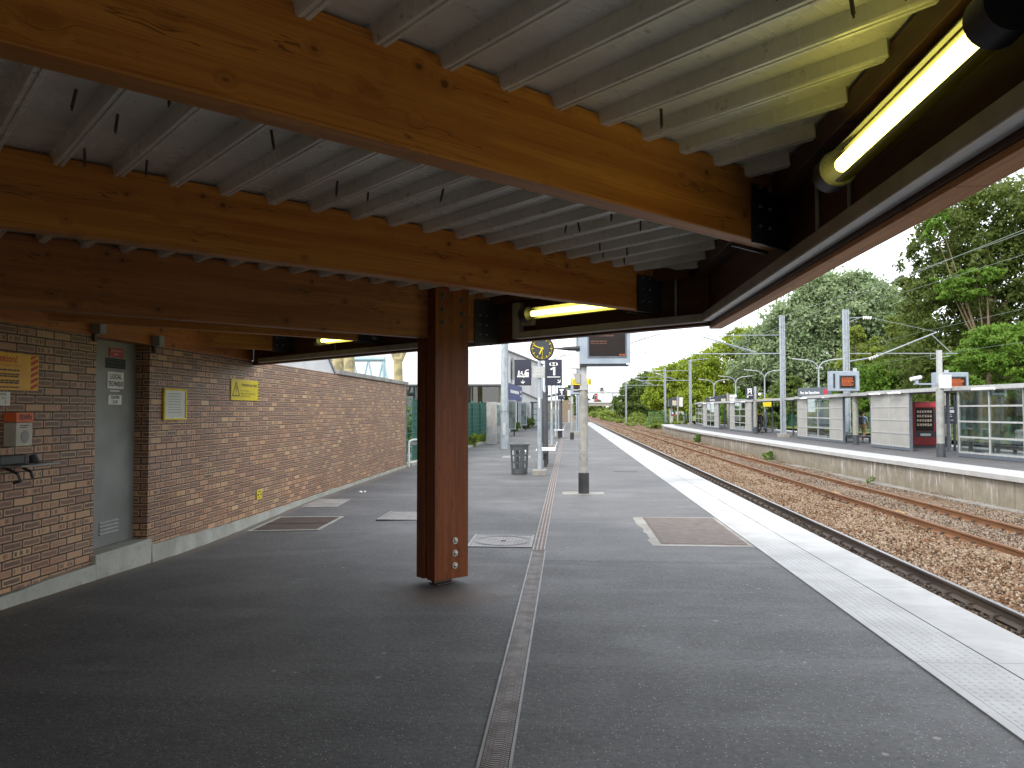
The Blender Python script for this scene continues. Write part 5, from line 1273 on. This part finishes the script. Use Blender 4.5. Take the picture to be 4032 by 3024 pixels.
# ------------------------------------------------------------------ signals and road bridge
t = T('signal_gantry', 'grey signal gantry spanning the far tracks', 'gantry', (11, 205, -1)) 
m = MB(); m.box(4.0, 18.4, 204.7, 205.3, 6.0, 6.55); m.build('beam', M['alu'], t); MB().box(14.3, 15.2, 204.6, 205.4, -1, 6.0).build('leg', M['alu'], t); MB().box(4.1, 4.6, 204.6, 205.4, -1, 6.0).build('leg', M['alu'], t)
m = MB()
for i in range(14): m.box(10.5 + i * .6, 10.55 + i * .6, 204.6, 204.65, 6.55, 7.5)
m.box(10.5, 18.4, 204.6, 204.66, 7.45, 7.55); m.build('railing', M['mast'], t)
def signal(x, y, label):
    t = T('rail_signal', label, 'signal', (x, y, 3.9), 'red light signals under the gantry')
    MB().box(x - .42, x + .42, y, y + .2, 3.9, 6.0).build('backing', M['black'], t, bevel=.15); MB().box(x - .48, x + .48, y + .205, y + .25, 3.85, 6.05).build('rim', M['white'], t)
    for z in (4.4, 5.5): MB().cyl((x, y - .02, z), (x, y - .06, z), .2, n=12).build('lamp', M['redlamp'], t)
    MB().box(x - .05, x + .05, y + .3, y + .4, 5.5, 7.2).build('hanger', M['mast'], t)
    return t
sg = signal(7.35, 203.5, 'red rail signal left of the gantry leg, nearer the display'); clone(sg, (16.6, 203.5, 3.9), 'red rail signal right of the gantry leg beside a white plate')
for x, z, lab in ((9.0, 6.6, 'grey projector box on top of the gantry beam over the tracks'), (17.4, 6.6, 'grey projector box at the right end of the gantry beam')):
    o = MB().box(x - .5, x + .4, 204.4, 205, z + .02, z + 1.1).box(x - .9, x + .9, 204.7, 204.9, z + .1, z + .3).build('projector', M['dark'], origin=(x, 204, z)); tag(o, lab, 'projector')
t = T('road_bridge', 'grey road bridge crossing the tracks in the distance', 'bridge', (14, 385, -1))
MB().box(-30, 60, 380, 392, 3.9, 5.4).build('deck', M['conc2'], t); MB().box(-30, 60, 379.6, 379.9, 5.2, 5.9).build('parapet', M['alu'], t)
m = MB()
for i in range(45): m.box(-30 + i * 2, -29.85 + i * 2, 379.8, 379.95, 5.9, 7.0)
m.box(-30, 60, 379.8, 379.95, 6.95, 7.05); m.build('railing', M['mast'], t)
MB().box(21.5, 24.0, 381, 391, -1.2, 3.9).build('pier', M['dark'], t); MB().box(2.2, 3.0, 381, 391, -1.2, 3.9).build('pier', M['dark'], t)

# ------------------------------------------------------------------ vegetation
def leaves(lobes, n, size, flat=.0):
    n = int(n * 3.0); size *= .86; P = []; vol = np.array([l[3] * l[4] * l[5] for l in lobes]); cnt = (n * vol ** .75 / (vol ** .75).sum()).astype(int)
    for (x, y, z, a, b, c), k in zip(lobes, cnt):
        nb = max(6, k // 48); d = rng.normal(size=(nb, 3)); d /= np.linalg.norm(d, axis=1)[:, None]
        rad = rng.uniform(.3, 1.03, (nb, 1)) ** .55; cl = d * rad
        q = cl[rng.integers(0, nb, k)] + rng.normal(size=(k, 3)) * .105
        P.append(q * np.array([a, b, c]) + np.array([x, y, z]))
    P = np.concatenate(P); n = len(P)
    nr = rng.normal(size=(n, 3)); nr[:, 2] = np.abs(nr[:, 2]) * 1.0 + flat; nr /= np.linalg.norm(nr, axis=1)[:, None]
    t = np.cross(nr, rng.normal(size=(n, 3))); t /= np.linalg.norm(t, axis=1)[:, None]; b = np.cross(nr, t)
    s = size * rng.uniform(.55, 1.3, (n, 1)); w = s * rng.uniform(.4, .7, (n, 1))
    bend = nr * s * .22
    V = np.stack([P - t * s, P - b * w + bend, P + t * s, P + b * w + bend], 1).reshape(-1, 3)
    F = (np.arange(n) * 4)[:, None] + np.arange(4)[None]
    return V, F
def tree(name, label, x, y, z0, ztop, r, n, size, leaf, bark='bark', lobes=None, group=None, low=.28, lean=0, seed=None):
    t = T(name, label, 'tree', (x, y, z0), group); h = ztop - z0
    if lobes is None:
        rs = np.random.default_rng(seed or int(x * 13 + y)); lobes = []
        for i in range(13):
            f_ = rs.uniform(low + .06, .97); k = math.sin(math.pi * min(1, (f_ - low + .12) / (1.1 - low))) ** .6
            a_ = rs.uniform(0, 2 * PI); q = r * .66 * k * rs.uniform(.5, 1.05); s_ = r * rs.uniform(.34, .56) * (.5 + .5 * k)
            lobes.append((x + q * math.cos(a_) + lean * f_, y + q * math.sin(a_), z0 + h * f_ - s_ * .4, s_, s_, s_ * rs.uniform(.65, .9)))
    m = MB(); tk = [Vector((x, y, z0 - .3)), Vector((x + lean * .15 + random.uniform(-.15, .15), y, z0 + h * .25)), Vector((x + lean * .4 + random.uniform(-.3, .3), y, z0 + h * .55)), Vector((x + lean * .7, y, z0 + h * .88))]
    r0 = max(.12, h * .018); m.tube(tk, [r0 * 1.35, r0, r0 * .6, r0 * .12], 9)
    for l in lobes[:14]:
        f_ = random.uniform(.3, .6); p = tk[1].lerp(tk[2], f_); c = Vector(l[:3]); mid = p.lerp(c, .55) + Vector((0, 0, -.06 * h * random.random()))
        m.tube([p, mid, c], [r0 * .42, r0 * .25, r0 * .06], 6)
    m.build('trunk', M[bark], t, smooth=True)
    V, F = leaves(lobes, n, size); npmesh('crown', V, F, M[leaf], t)
    return t
M['lf_dark'] = leafmat('dark maple leaves', (0.05, 0.085, 0.018), (0.095, 0.135, 0.03), (0.15, 0.18, 0.05))
M['lf_lime'] = leafmat('fresh light green leaves', (0.075, 0.16, 0.018), (0.12, 0.23, 0.03), (0.16, 0.28, 0.045))
M['lf_silver'] = leafmat('silvery green leaves', (0.145, 0.22, 0.105), (0.24, 0.32, 0.17), (0.33, 0.41, 0.24), .25)
M['lf_yellow'] = leafmat('yellow green acacia leaves', (0.18, 0.255, 0.02), (0.27, 0.36, 0.03), (0.35, 0.43, 0.06))
M['lf_olive'] = leafmat('olive leaves', (0.085, 0.125, 0.024), (0.135, 0.18, 0.038), (0.19, 0.23, 0.06))
M['lf_mid'] = leafmat('mid green leaves', (0.075, 0.125, 0.03), (0.125, 0.19, 0.045), (0.18, 0.245, 0.075))
M['lf_scrub'] = leafmat('scrub leaves', (0.11, 0.17, 0.03), (0.19, 0.26, 0.045), (0.28, 0.34, 0.09))
M['lf_fresh'] = leafmat('yellowish fresh leaves', (.13, .18, .025), (.19, .25, .04), (.25, .30, .065))
PG_ = 'park trees behind the opposite platform'
L1 = [(30.8, 57.5, 11.0, 2.4, 2.2, 1.4), (33.6, 57, 13.6, 2.6, 2.4, 1.6), (28.0, 57.5, 5.0, 2.4, 2.2, 1.4), (26.2, 56.8, 12.2, 1.7, 1.8, 1.3), (29.3, 57, 13.2, 2.4, 2.4, 1.7), (32, 57.5, 12.0, 3.0, 2.6, 1.9), (26.6, 57, 10.4, 1.9, 2, 1.2), (30.5, 57.5, 9.2, 2.6, 2.4, 1.3), (35.5, 57, 8.8, 3, 3, 2), (28.6, 56.5, 16.0, 2.0, 2, 1.3), (31.5, 58.5, 4.6, 3.4, 3, 2.2), (31.5, 57, 16.0, 4.6, 4, 2.0), (27.4, 56.5, 13.6, 2.6, 2.6, 2.0), (34.5, 57.5, 14.4, 4.4, 3.5, 2.4), (29.6, 56, 15.2, 2.6, 2.6, 1.7), (28.2, 57, 11.6, 2.6, 2.6, 1.5), (30.6, 58, 12.6, 2.6, 2.4, 1.4), (37, 57, 12, 3.5, 3, 2.4), (33.5, 56.5, 10.3, 3.0, 2.6, 1.4), (27.3, 57, 8.4, 2.6, 2.6, 1.3), (26.6, 58, 6.2, 3.4, 3, 2.2), (29.5, 58.5, 6.6, 3.2, 3, 1.8), (34, 58, 7, 4, 3, 2.4), (26.9, 58.5, 4.0, 3.2, 3, 1.6)]
L1 += [(24.9, 57, 11.4, 1.5, 1.8, 2.2), (25.0, 57, 8.6, 1.6, 1.8, 1.5), (35.5, 57, 15.6, 3.0, 2.6, 1.8), (29.0, 58, 10.2, 2.4, 2.2, 1.6), (33, 58, 8.6, 3.2, 2.4, 1.7)]
L1 = [(a, b, c, d_ * 1.08, e, f_ * 1.3) for a, b, c, d_, e, f_ in L1]
tree('maple_tree', 'very tall dark green tree with bare limbs showing at the right edge of the picture', 29.6, 57.3, -.1, 17.8, 6.8, 19000, .20, 'lf_dark', lobes=L1, lean=1.5, group=PG_)
tree('ash_tree', 'light green feathery tree in front of the tall dark tree, above the glazed shelter bay', 28.6, 50, -.1, 7.4, 4.2, 5600, .15, 'lf_lime', lobes=[(27.0, 50, 5.9, 2.4, 2, .9), (29.6, 50, 6.3, 2.2, 2, .9), (25.2, 50, 4.6, 1.7, 1.6, .8), (27.8, 49.5, 4.5, 2.4, 2, .9), (30.5, 50, 4.4, 2.2, 2, 1.0), (24.6, 50, 3.4, 1.3, 1.3, .6), (28.2, 50, 2.9, 2.3, 2, .8)], group=PG_)
tree('ash_tree', 'bright light green boughs halfway up the tall dark tree', 28.3, 54, -.1, 11, 2.6, 2000, .16, 'lf_lime', lobes=[(25.8, 54, 10.1, 1.6, 1.5, .55), (27.6, 54, 10.6, 1.7, 1.5, .55), (26.6, 53.8, 9.4, 1.7, 1.5, .4), (25.2, 54, 14.9, .9, .9, 1.0), (25.0, 54, 13.8, .8, .8, .6)], group=PG_)
L2 = [(34.5, 100, 14.6, 6.0, 5, 4.6), (29.0, 100, 12.4, 4.2, 4, 3.6), (39.5, 100, 12.6, 4.8, 4, 4.6), (36.5, 101, 16.8, 3.6, 3.4, 2.4), (32.0, 99.5, 16.2, 3.2, 3, 2.4), (27.2, 100, 8.2, 3.8, 3.6, 3.4), (33, 100, 7.8, 5.2, 4, 4.2), (40, 100, 7.2, 5.0, 4, 4), (26.0, 99, 11.6, 2.0, 2, 1.1), (31, 100, 3.8, 5, 3, 2)]
tree('willow_tree', 'huge rounded silvery green tree behind the shelters', 33.2, 100, -.1, 19.3, 10, 20000, .30, 'lf_silver', lobes=L2, lean=1, group=PG_)
L3 = [(27.0, 118, 11.4, 3.4, 3, 2.8), (23.4, 118, 9.0, 3.6, 3, 3.0), (19.6, 118, 7.2, 3.0, 3, 2.6), (29.5, 118, 8.0, 3, 3, 3.0), (25.5, 117, 5.8, 4.2, 3, 3.0), (20.5, 117, 3.6, 3.8, 3, 2.4), (27.8, 118, 3.2, 4, 3, 2.2), (23, 116, 2.6, 3.5, 3, 1.8), (29.2, 118, 13.2, 1.4, 1.4, 1.2)]
tree('acacia_tree', 'broad yellow green tree left of the silvery tree', 23.8, 118, -.2, 14.6, 6.5, 15000, .26, 'lf_yellow', lobes=L3, group=PG_)
L4 = [(24.0, 140, 9.2, 2.8, 3, 2.6), (20.5, 140, 8.0, 3.0, 3, 2.6), (17.4, 140, 6.8, 2.8, 3, 2.6), (15.8, 140, 4.0, 2.4, 3, 2.2), (21, 140, 3.8, 4.2, 3, 3), (25, 141, 4.6, 3.4, 3, 3), (18.2, 141, 3.0, 3, 3, 2)]
tree('acacia_tree', 'lower yellow green tree sloping down towards the signal gantry', 20, 141, -.4, 11.3, 5.4, 12000, .28, 'lf_yellow', lobes=L4, group=PG_)
L5 = [(28.4, 108, 11.6, 2.8, 2.6, 2.3), (25.6, 108, 10.4, 2.6, 2.6, 2.2), (30.2, 108, 8.4, 2.6, 2.6, 3.0), (24.8, 108, 7.0, 2.6, 2.6, 2.6), (27.6, 107.5, 5.6, 3.2, 2.6, 3.0)]
tree('willow_tree', 'smaller silvery green tree left of the huge rounded one', 27, 108.5, -.2, 13.8, 5.3, 7500, .27, 'lf_silver', lobes=L5, group=PG_)
L6 = [(22.5, 176, 7.2, 3.4, 3, 2.6), (18.5, 176, 7.8, 3.4, 3, 2.6), (14.8, 176, 6.0, 3.0, 3, 2.6), (12.6, 176, 3.0, 2.4, 3, 2.6), (18.5, 176, 3.6, 5.2, 3, 3.4), (24.2, 176, 3.4, 3.4, 3, 3.4), (20.6, 176, 10.0, .9, .9, 1.9)]
tree('oak_tree', 'dark mid green tree with a wispy top behind the signal gantry', 18.8, 177, -.6, 11.6, 7, 11000, .32, 'lf_mid', lobes=L6, group=PG_)
tree('acacia_tree', 'slender yellowish green tree in front of the huge silvery tree', 31.3, 85, -.1, 11.0, 3.6, 4200, .2, 'lf_fresh', group=PG_, low=.42)
tree('hornbeam_tree', 'bright mid green tree above the amber train display and the camera', 29.6, 72, -.1, 8.0, 4.2, 7500, .18, 'lf_lime', group=PG_, low=.12)
tree('oak_tree', 'olive green tree between the silvery tree and the tall dark tree', 35, 78, -.1, 13.0, 4.2, 8000, .22, 'lf_olive', group=PG_, low=.12)
tree('oak_tree', 'dark olive tree filling the gap behind the tall dark tree', 46, 110, 0, 20.5, 6, 6000, .34, 'lf_olive', group=PG_, low=.1)
tree('oak_tree', 'dark green tree low behind the light green feathery tree at the right edge', 37, 64, 0, 9.2, 5.2, 7000, .22, 'lf_dark', group=PG_, low=.05)
tree('oak_tree', 'dense dark tree behind the wide shelter bay', 25.6, 92, -.1, 5.8, 3.6, 5000, .22, 'lf_mid', group=PG_, low=.02)
tree('pine_tree', 'dark bushy tree in the dip behind the distant catenary mast', 21.5, 155, -.4, 6.0, 3.6, 5000, .26, 'lf_dark', group=PG_, low=.02)
tree('poplar_tree', 'small distant tree beyond the road bridge', 15, 430, 0, 10, 5, 1400, .8, 'lf_mid', low=.1)
tree('oak_tree', 'round dark tree behind the far end of the near platform', .4, 230, 0, 10, 3.4, 2600, .4, 'lf_mid', low=.15)
for i, (x, y, s_, lf, lab) in enumerate(((22.8, 106, 2.2, 'lf_lime', 'bright green bush behind the farther shelter bay'), (26.4, 78, 1.7, 'lf_yellow', 'yellow green bush behind the wide shelter bay'), (27.5, 66, 1.6, 'lf_mid', 'green bush right of the station name board'), (26.3, 59, 1.3, 'lf_mid', 'green bush behind the cream panel bay'), (33, 60, 2.2, 'lf_dark', 'dark bush behind the vending machine'), (38, 62, 2.6, 'lf_dark', 'dark bush seen through the glazed shelter bay'), (29.2, 88, 2.2, 'lf_lime', 'light bush behind the walking person in black'), (30.5, 75, 2.2, 'lf_mid', 'mid green bush left of the amber train display'), (26, 98, 2.4, 'lf_yellow', 'yellow green bush behind the distant shelter bay'), (44, 70, 3, 'lf_dark', 'big dark bush at the back of the lawn'))):
    t = T('shrub', lab, 'shrub', (x, y, -.2), 'bushes along the park'); V, F = leaves([(x, y, .8 * s_, s_, s_, s_), (x + s_ * .8, y + .5, .6 * s_, s_ * .8, s_, s_ * .75), (x - s_ * .8, y, .5 * s_, s_ * .8, s_, s_ * .7)], 2600, .15, 0)
    npmesh('foliage', V, F, M[lf], t); MB().cyl((x, y, -.3), (x, y, .8), .06).build('stem', M['bark'], t)
# background wood and scrub nobody could count
lb = []
for i in range(46):
    k = i / 45; lb.append((34 + 60 * k, 128 - 52 * k + rng.uniform(-6, 6), rng.uniform(1.5, 6), rng.uniform(3, 5), 4, rng.uniform(3, 5.5)))
V, F = leaves(lb, 22000, .36); o = npmesh('wood', V, F, M['lf_mid']); tag(o, 'continuous green wood closing the back of the park', None, None, 'stuff')
lb = []
for i in range(60):
    y = rng.uniform(103, 200); x0 = 10.1 + max(0, (y - 150)) * -.01; x = x0 + rng.uniform(.4, 9) ; hh = min(1.1, .25 + (x - x0) * .16) * rng.uniform(.7, 1.4)
    lb.append((x, y, -1.0 + hh * .8, rng.uniform(.7, 1.5), rng.uniform(1, 2.5), hh))
V, F = leaves(lb, 15000, .16); o = npmesh('undergrowth', V, F, M['lf_scrub']); tag(o, 'rank green undergrowth between the far track and the end of the opposite platform', None, None, 'stuff')
lb = []
for i in range(50):
    y = rng.uniform(200, 372); x = rng.uniform(10.8, 30) if rng.random() < .75 else rng.uniform(-12, 1.5); hh = rng.uniform(.8, 2.4); lb.append((x, y, -.8 + hh * .6, rng.uniform(2, 4), 4, hh))
for i in range(24): lb.append((rng.uniform(-25, 50), rng.uniform(420, 470), 1, 6, 4, rng.uniform(2, 4.5)))
V, F = leaves(lb, 14000, .5); o = npmesh('undergrowth', V, F, M['lf_scrub']); tag(o, 'green scrub beside the far tracks and under the road bridge', None, None, 'stuff')
def weed(x, y, z, s_, label, lf='lf_lime', n=260):
    t = T('weed', label, 'plant', (x, y, z), 'weeds growing by the tracks and fences'); V, F = leaves([(x, y, z + s_ * .5, s_ * .7, s_ * .7, s_ * .6), (x + s_ * .3, y, z + s_ * .75, s_ * .4, s_ * .4, s_ * .4)], n * 3, s_ * .075, 0); npmesh('foliage', V, F, M[lf], t)
    m = MB(); [m.tube([(x, y, z - .05), (x + random.uniform(-.4, .4) * s_, y + random.uniform(-.3, .3) * s_, z + s_ * .8)], s_ * .015, 5) for _ in range(5)]; m.build('stem', M['bark'], t)
weed(10.25, 40.5, -1.0, .42, 'leafy weed at the foot of the opposite platform wall'); weed(10.35, 62, -1.0, .6, 'weed climbing the stained platform wall farther away'); weed(10.6, 28, -1.02, .25, 'small weed tuft below the opposite platform wall', n=90)
weed(-4.05, 33.0, .08, .42, 'yellow green weed at the foot of the green fence', 'lf_yellow'); weed(-4.0, 36.3, .08, .36, 'smaller weed at the foot of the green fence near the notice boards', 'lf_yellow'); weed(-3.9, 57, 0, .6, 'weed at the foot of the white hall by the poster case', 'lf_mid'); weed(-3.5, 66, 0, .9, 'tall weed against the white hall near the glass cabin', 'lf_mid')
weed(-4.25, 22.3, .08, .16, 'dry leaf litter and weed at the wall end of the green fence', 'lf_olive', 90)
t = T('shrub', 'green shrub behind the fence at the end of the brick wall', 'shrub', (-5.6, 25.5, 0)); V, F = leaves([(-5.7, 25.6, 1.1, .7, .6, .6), (-5.5, 25.8, .6, .6, .6, .5)], 900, .08); npmesh('foliage', V, F, M['lf_mid'], t)
# plane trees behind the wall
def planetree(x, y, r_, label, split, limbs):
    t = T('plane_tree', label, 'tree', (x, y, 0), 'pollarded plane trees behind the wall'); m = MB(); m.tube([(x, y, -.1), (x + .05, y, split * .6), (x, y, split)], [r_ * 1.3, r_ * 1.05, r_], 12); m.ball((x, y, split), r_ * 1.05, 10, 8)
    m.build('trunk', M['plane'], t, smooth=True)
    for dx, dz, rr_ in limbs:
        MB().tube([(x + dx * .1, y, split - .05), (x + dx * .55, y, split + dz * .4), (x + dx, y, split + dz)], [rr_, rr_ * .85, rr_ * .6], 9).build('limb', M['plane'], t, smooth=True)
planetree(-7.95, 26, .19, 'left trunk of the pale plane tree pair beside the white roof edge', 5.2, ((.8, 2, .12), (-.9, 2, .12)))
planetree(-7.28, 25, .17, 'right trunk of the pale plane tree pair beside the blue girder', 5.0, ((.8, 2, .1), (-.9, 2, .1)))
planetree(-6.72, 30, .17, 'pollarded plane tree with three forking limbs above the low brick wall', 3.55, ((-.55, 1.6, .11), (.0, 1.8, .13), (.75, 1.7, .11)))

# ------------------------------------------------------------------ people
def skin(name, pts, edges, mat, parent, sub=1):
    me = bpy.data.meshes.new('s'); me.from_pydata([p[:3] for p in pts], edges, []); o = bpy.data.objects.new('s', me); C.objects.link(o)
    md = o.modifiers.new('skin', 'SKIN'); md.use_smooth_shade = True; md.branch_smoothing = .6; sv = me.skin_vertices[0].data
    for i, p in enumerate(pts):
        r_ = p[3]; sv[i].radius = r_ if isinstance(r_, tuple) else (r_, r_)
    sv[0].use_root = True; ss = o.modifiers.new('sub', 'SUBSURF'); ss.levels = sub; ss.render_levels = sub
    dg = bpy.context.evaluated_depsgraph_get(); nm = bpy.data.meshes.new_from_object(o.evaluated_get(dg)); bpy.data.objects.remove(o)
    nm.materials.clear(); nm.materials.append(mat); nm.shade_smooth(); ob = bpy.data.objects.new(name, nm); C.objects.link(ob); ob.parent = parent; return ob
def person(label, loc, rz_, sc_, J, top, legs, shoes, hairm, sleeve, longcoat, short=False, extra=None):
    t = T('person', label, 'person', loc); t.rotation_euler.z = rz_; t.scale = (sc_,) * 3
    g = lambda k, r_: (*J[k], r_)
    ks = ['pel', 'spi', 'che', 'nec', 'hea', 'top', 'shL', 'elL', 'wrL', 'haL', 'fiL', 'shR', 'elR', 'wrR', 'haR', 'fiR', 'hiL', 'knL', 'anL', 'toL', 'hiR', 'knR', 'anR', 'toR']
    rr_ = dict(pel=(.13, .10), spi=(.12, .09), che=(.15, .1), nec=.05, hea=(.075, .09), top=(.06, .075), shL=.055, elL=.04, wrL=.028, haL=(.035, .02), fiL=(.025, .012), shR=.055, elR=.04, wrR=.028, haR=(.035, .02), fiR=(.025, .012), hiL=.085, knL=.055, anL=.038, toL=.03, hiR=.085, knR=.055, anR=.038, toR=.03)
    E_ = [('pel', 'spi'), ('spi', 'che'), ('che', 'nec'), ('nec', 'hea'), ('hea', 'top')]
    for s in 'LR': E_ += [('che', 'sh' + s), ('sh' + s, 'el' + s), ('el' + s, 'wr' + s), ('wr' + s, 'ha' + s), ('ha' + s, 'fi' + s), ('pel', 'hi' + s), ('hi' + s, 'kn' + s), ('kn' + s, 'an' + s), ('an' + s, 'to' + s)]
    skin('body', [g(k, rr_[k]) for k in ks], [(ks.index(a), ks.index(b)) for a, b in E_], M['skin'], t)
    # clothes
    mid = lambda a, b, f_: tuple(J[a][i] + (J[b][i] - J[a][i]) * f_ for i in range(3))
    cp_ = [g('spi', (.155, .12)), g('che', (.18, .13)), (*mid('che', 'nec', .7), .07), g('pel', (.165, .13))]; ce = [(0, 1), (1, 2), (0, 3)]
    for s in 'LR':
        b = len(cp_); cp_ += [g('sh' + s, .08), g('el' + s, .06)] if sleeve > .3 else [g('sh' + s, .08), (*mid('sh' + s, 'el' + s, .6), .065)]
        ce += [(1, b), (b, b + 1)]
        if sleeve > .8: cp_.append((*mid('el' + s, 'wr' + s, .95), .045)); ce.append((b + 1, b + 2))
    if longcoat: k_ = mid('hiL', 'hiR', .5); cp_.append((k_[0], k_[1], k_[2] - .22, (.17, .14))); ce.append((3, len(cp_) - 1))
    skin('jacket', cp_, ce, M[top], t)
    lp_ = [(*mid('hiL', 'hiR', .5), (.15, .12))]; le = []
    for s in 'LR':
        b = len(lp_); lp_ += [g('hi' + s, .10), g('kn' + s, .075)] + ([] if short else [(*mid('kn' + s, 'an' + s, .93), .062)]); le += [(0, b), (b, b + 1)] + ([] if short else [(b + 1, b + 2)])
    skin('trousers', lp_, le, M[legs], t)
    for s in 'LR': skin('shoe', [g('an' + s, .05), (*mid('an' + s, 'to' + s, .6), .05), g('to' + s, .042)], [(0, 1), (1, 2)], M[shoes], t)
    h = J['hea']; up = J['top']; hb = MB()
    for q in range(26): a_ = rng.uniform(0, 2 * PI); hb.ball((up[0] + .055 * math.cos(a_), up[1] - .03 + .055 * math.sin(a_), up[2] - rng.uniform(-.02, .07)), .045, 7, 5)
    ho = hb.build('hair', M[hairm], None, smooth=True); ho.parent = t
    fc_ = MB(); fc_.ball((h[0] - .033, h[1] + .088, h[2] + .02), .012, 6, 5).ball((h[0] + .033, h[1] + .088, h[2] + .02), .012, 6, 5); eo = fc_.build('eyes', M['ink'], None); eo.parent = t
    fc_ = MB(); fc_.ball((h[0], h[1] + .098, h[2] - .01), .016, 6, 5, (.8, 1, 1.5)).ball((h[0] - .085, h[1], h[2]), .022, 6, 5, (.5, 1, 1.4)).ball((h[0] + .085, h[1], h[2]), .022, 6, 5, (.5, 1, 1.4)); eo = fc_.build('nose_and_ears', M['skin'], None); eo.parent = t
    if extra: extra(t)
    return t
JW = dict(pel=(0, 0, .98), spi=(0, .01, 1.16), che=(0, 0, 1.36), nec=(0, .01, 1.5), hea=(0, .03, 1.62), top=(0, .03, 1.70), shL=(-.19, 0, 1.42), elL=(-.26, -.08, 1.14), wrL=(-.27, -.02, .9), haL=(-.27, .01, .83), fiL=(-.265, .03, .76), shR=(.19, 0, 1.42), elR=(.27, .02, 1.14), wrR=(.26, .14, .93), haR=(.26, .18, .87), fiR=(.255, .2, .8), hiL=(-.09, 0, .94), knL=(-.10, .12, .53), anL=(-.10, .05, .09), toL=(-.11, .2, .04), hiR=(.09, 0, .94), knR=(.1, .02, .52), anR=(.1, -.16, .12), toR=(.11, -.03, .03))
person('person in a long black coat seen from behind, walking on the opposite platform', (14.66, 60.3, ZO), R(-8), .95, JW, 'blackcloth', 'jeans', 'black', 'hair', 1, True)
def pack(t): b = MB().box(-.16, .16, -.27, -.115, 1.02, 1.45).build('backpack', M['dark'], None, bevel=.05); b.parent = t
person('person in pale blue shirt and shorts with a backpack, half hidden by a post', (16.25, 43.8, ZO), R(-55), .95, JW, 'bluecloth', 'khaki', 'white', 'hair', .2, False, True, pack)
JS = dict(pel=(0, 0, .1), spi=(0, .05, .3), che=(.02, .12, .5), nec=(.03, .2, .64), hea=(.04, .26, .74), top=(.04, .29, .83), shL=(-.18, .12, .55), elL=(-.25, .24, .30), wrL=(-.12, .42, .22), haL=(-.07, .47, .21), fiL=(-.02, .5, .2), shR=(.2, .12, .55), elR=(.28, .24, .30), wrR=(.14, .42, .24), haR=(.1, .47, .23), fiR=(.05, .5, .22), hiL=(-.1, .02, .08), knL=(-.13, .45, .10), anL=(-.13, .44, -.3), toL=(-.14, .6, -.33), hiR=(.1, .02, .08), knR=(.13, .45, .10), anR=(.13, .42, -.3), toR=(.14, .58, -.33))
person('person in a pale jacket sitting hunched behind the glazed shelter bay', (16.98, 30.5, .22), R(-75), 1.0, JS, 'whitecloth', 'jeans', 'black', 'hair', 1, False)

# ------------------------------------------------------------------ sky, sun, camera
w = bpy.data.worlds.new('World'); sc.world = w; w.use_nodes = True; nt = w.node_tree; bg = nt.nodes['Background']
sk = nt.nodes.new('ShaderNodeTexSky'); sk.sky_type = 'NISHITA'; sk.sun_disc = False; SE, SR = R(38), R(215)
sk.sun_elevation = SE; sk.sun_rotation = SR; sk.air_density = 1.0; sk.dust_density = 4
mx = nt.nodes.new('ShaderNodeMix'); mx.data_type = 'RGBA'; mx.inputs['Factor'].default_value = .82
ca = [i for i in mx.inputs if i.type == 'RGBA']; nt.links.new(sk.outputs[0], ca[0]); ca[1].default_value = (7.0, 7.25, 7.6, 1)
nt.links.new([o for o in mx.outputs if o.type == 'RGBA'][0], bg.inputs['Color']); bg.inputs['Strength'].default_value = .1
sl = bpy.data.lights.new('Sun', 'SUN'); sl.energy = .8; sl.angle = R(12); sl.color = (1, .95, .87); so = bpy.data.objects.new('Sun', sl); C.objects.link(so)
sd = Vector((math.sin(SR) * math.cos(SE), math.cos(SR) * math.cos(SE), math.sin(SE)))      # towards the sun
so.rotation_euler = sd.to_track_quat('Z', 'Y').to_euler(); so.location = (-20, -20, 40)
cam = bpy.data.cameras.new('Camera'); co_ = bpy.data.objects.new('Camera', cam); C.objects.link(co_); sc.camera = co_
co_.location = (0, 0, 1.55); co_.rotation_euler = (R(90 + 1.983), 0, R(4.164)); cam.sensor_width = 36; cam.lens = 36 * 1661 / 2212; cam.clip_start = .05; cam.clip_end = 4000
vs = sc.view_settings; vs.view_transform = 'Standard'; vs.look = 'None'; vs.exposure = 1.75; vs.gamma = 1
cy_ = sc.cycles; cy_.max_bounces = 10; cy_.diffuse_bounces = 6; cy_.glossy_bounces = 4; cy_.transparent_max_bounces = 24; cy_.transmission_bounces = 4; cy_.use_denoising = True; cy_.sample_clamp_indirect = 6; cy_.caustics_reflective = False; cy_.caustics_refractive = False
try: cy_.denoiser = 'OPENIMAGEDENOISE'
except Exception: pass
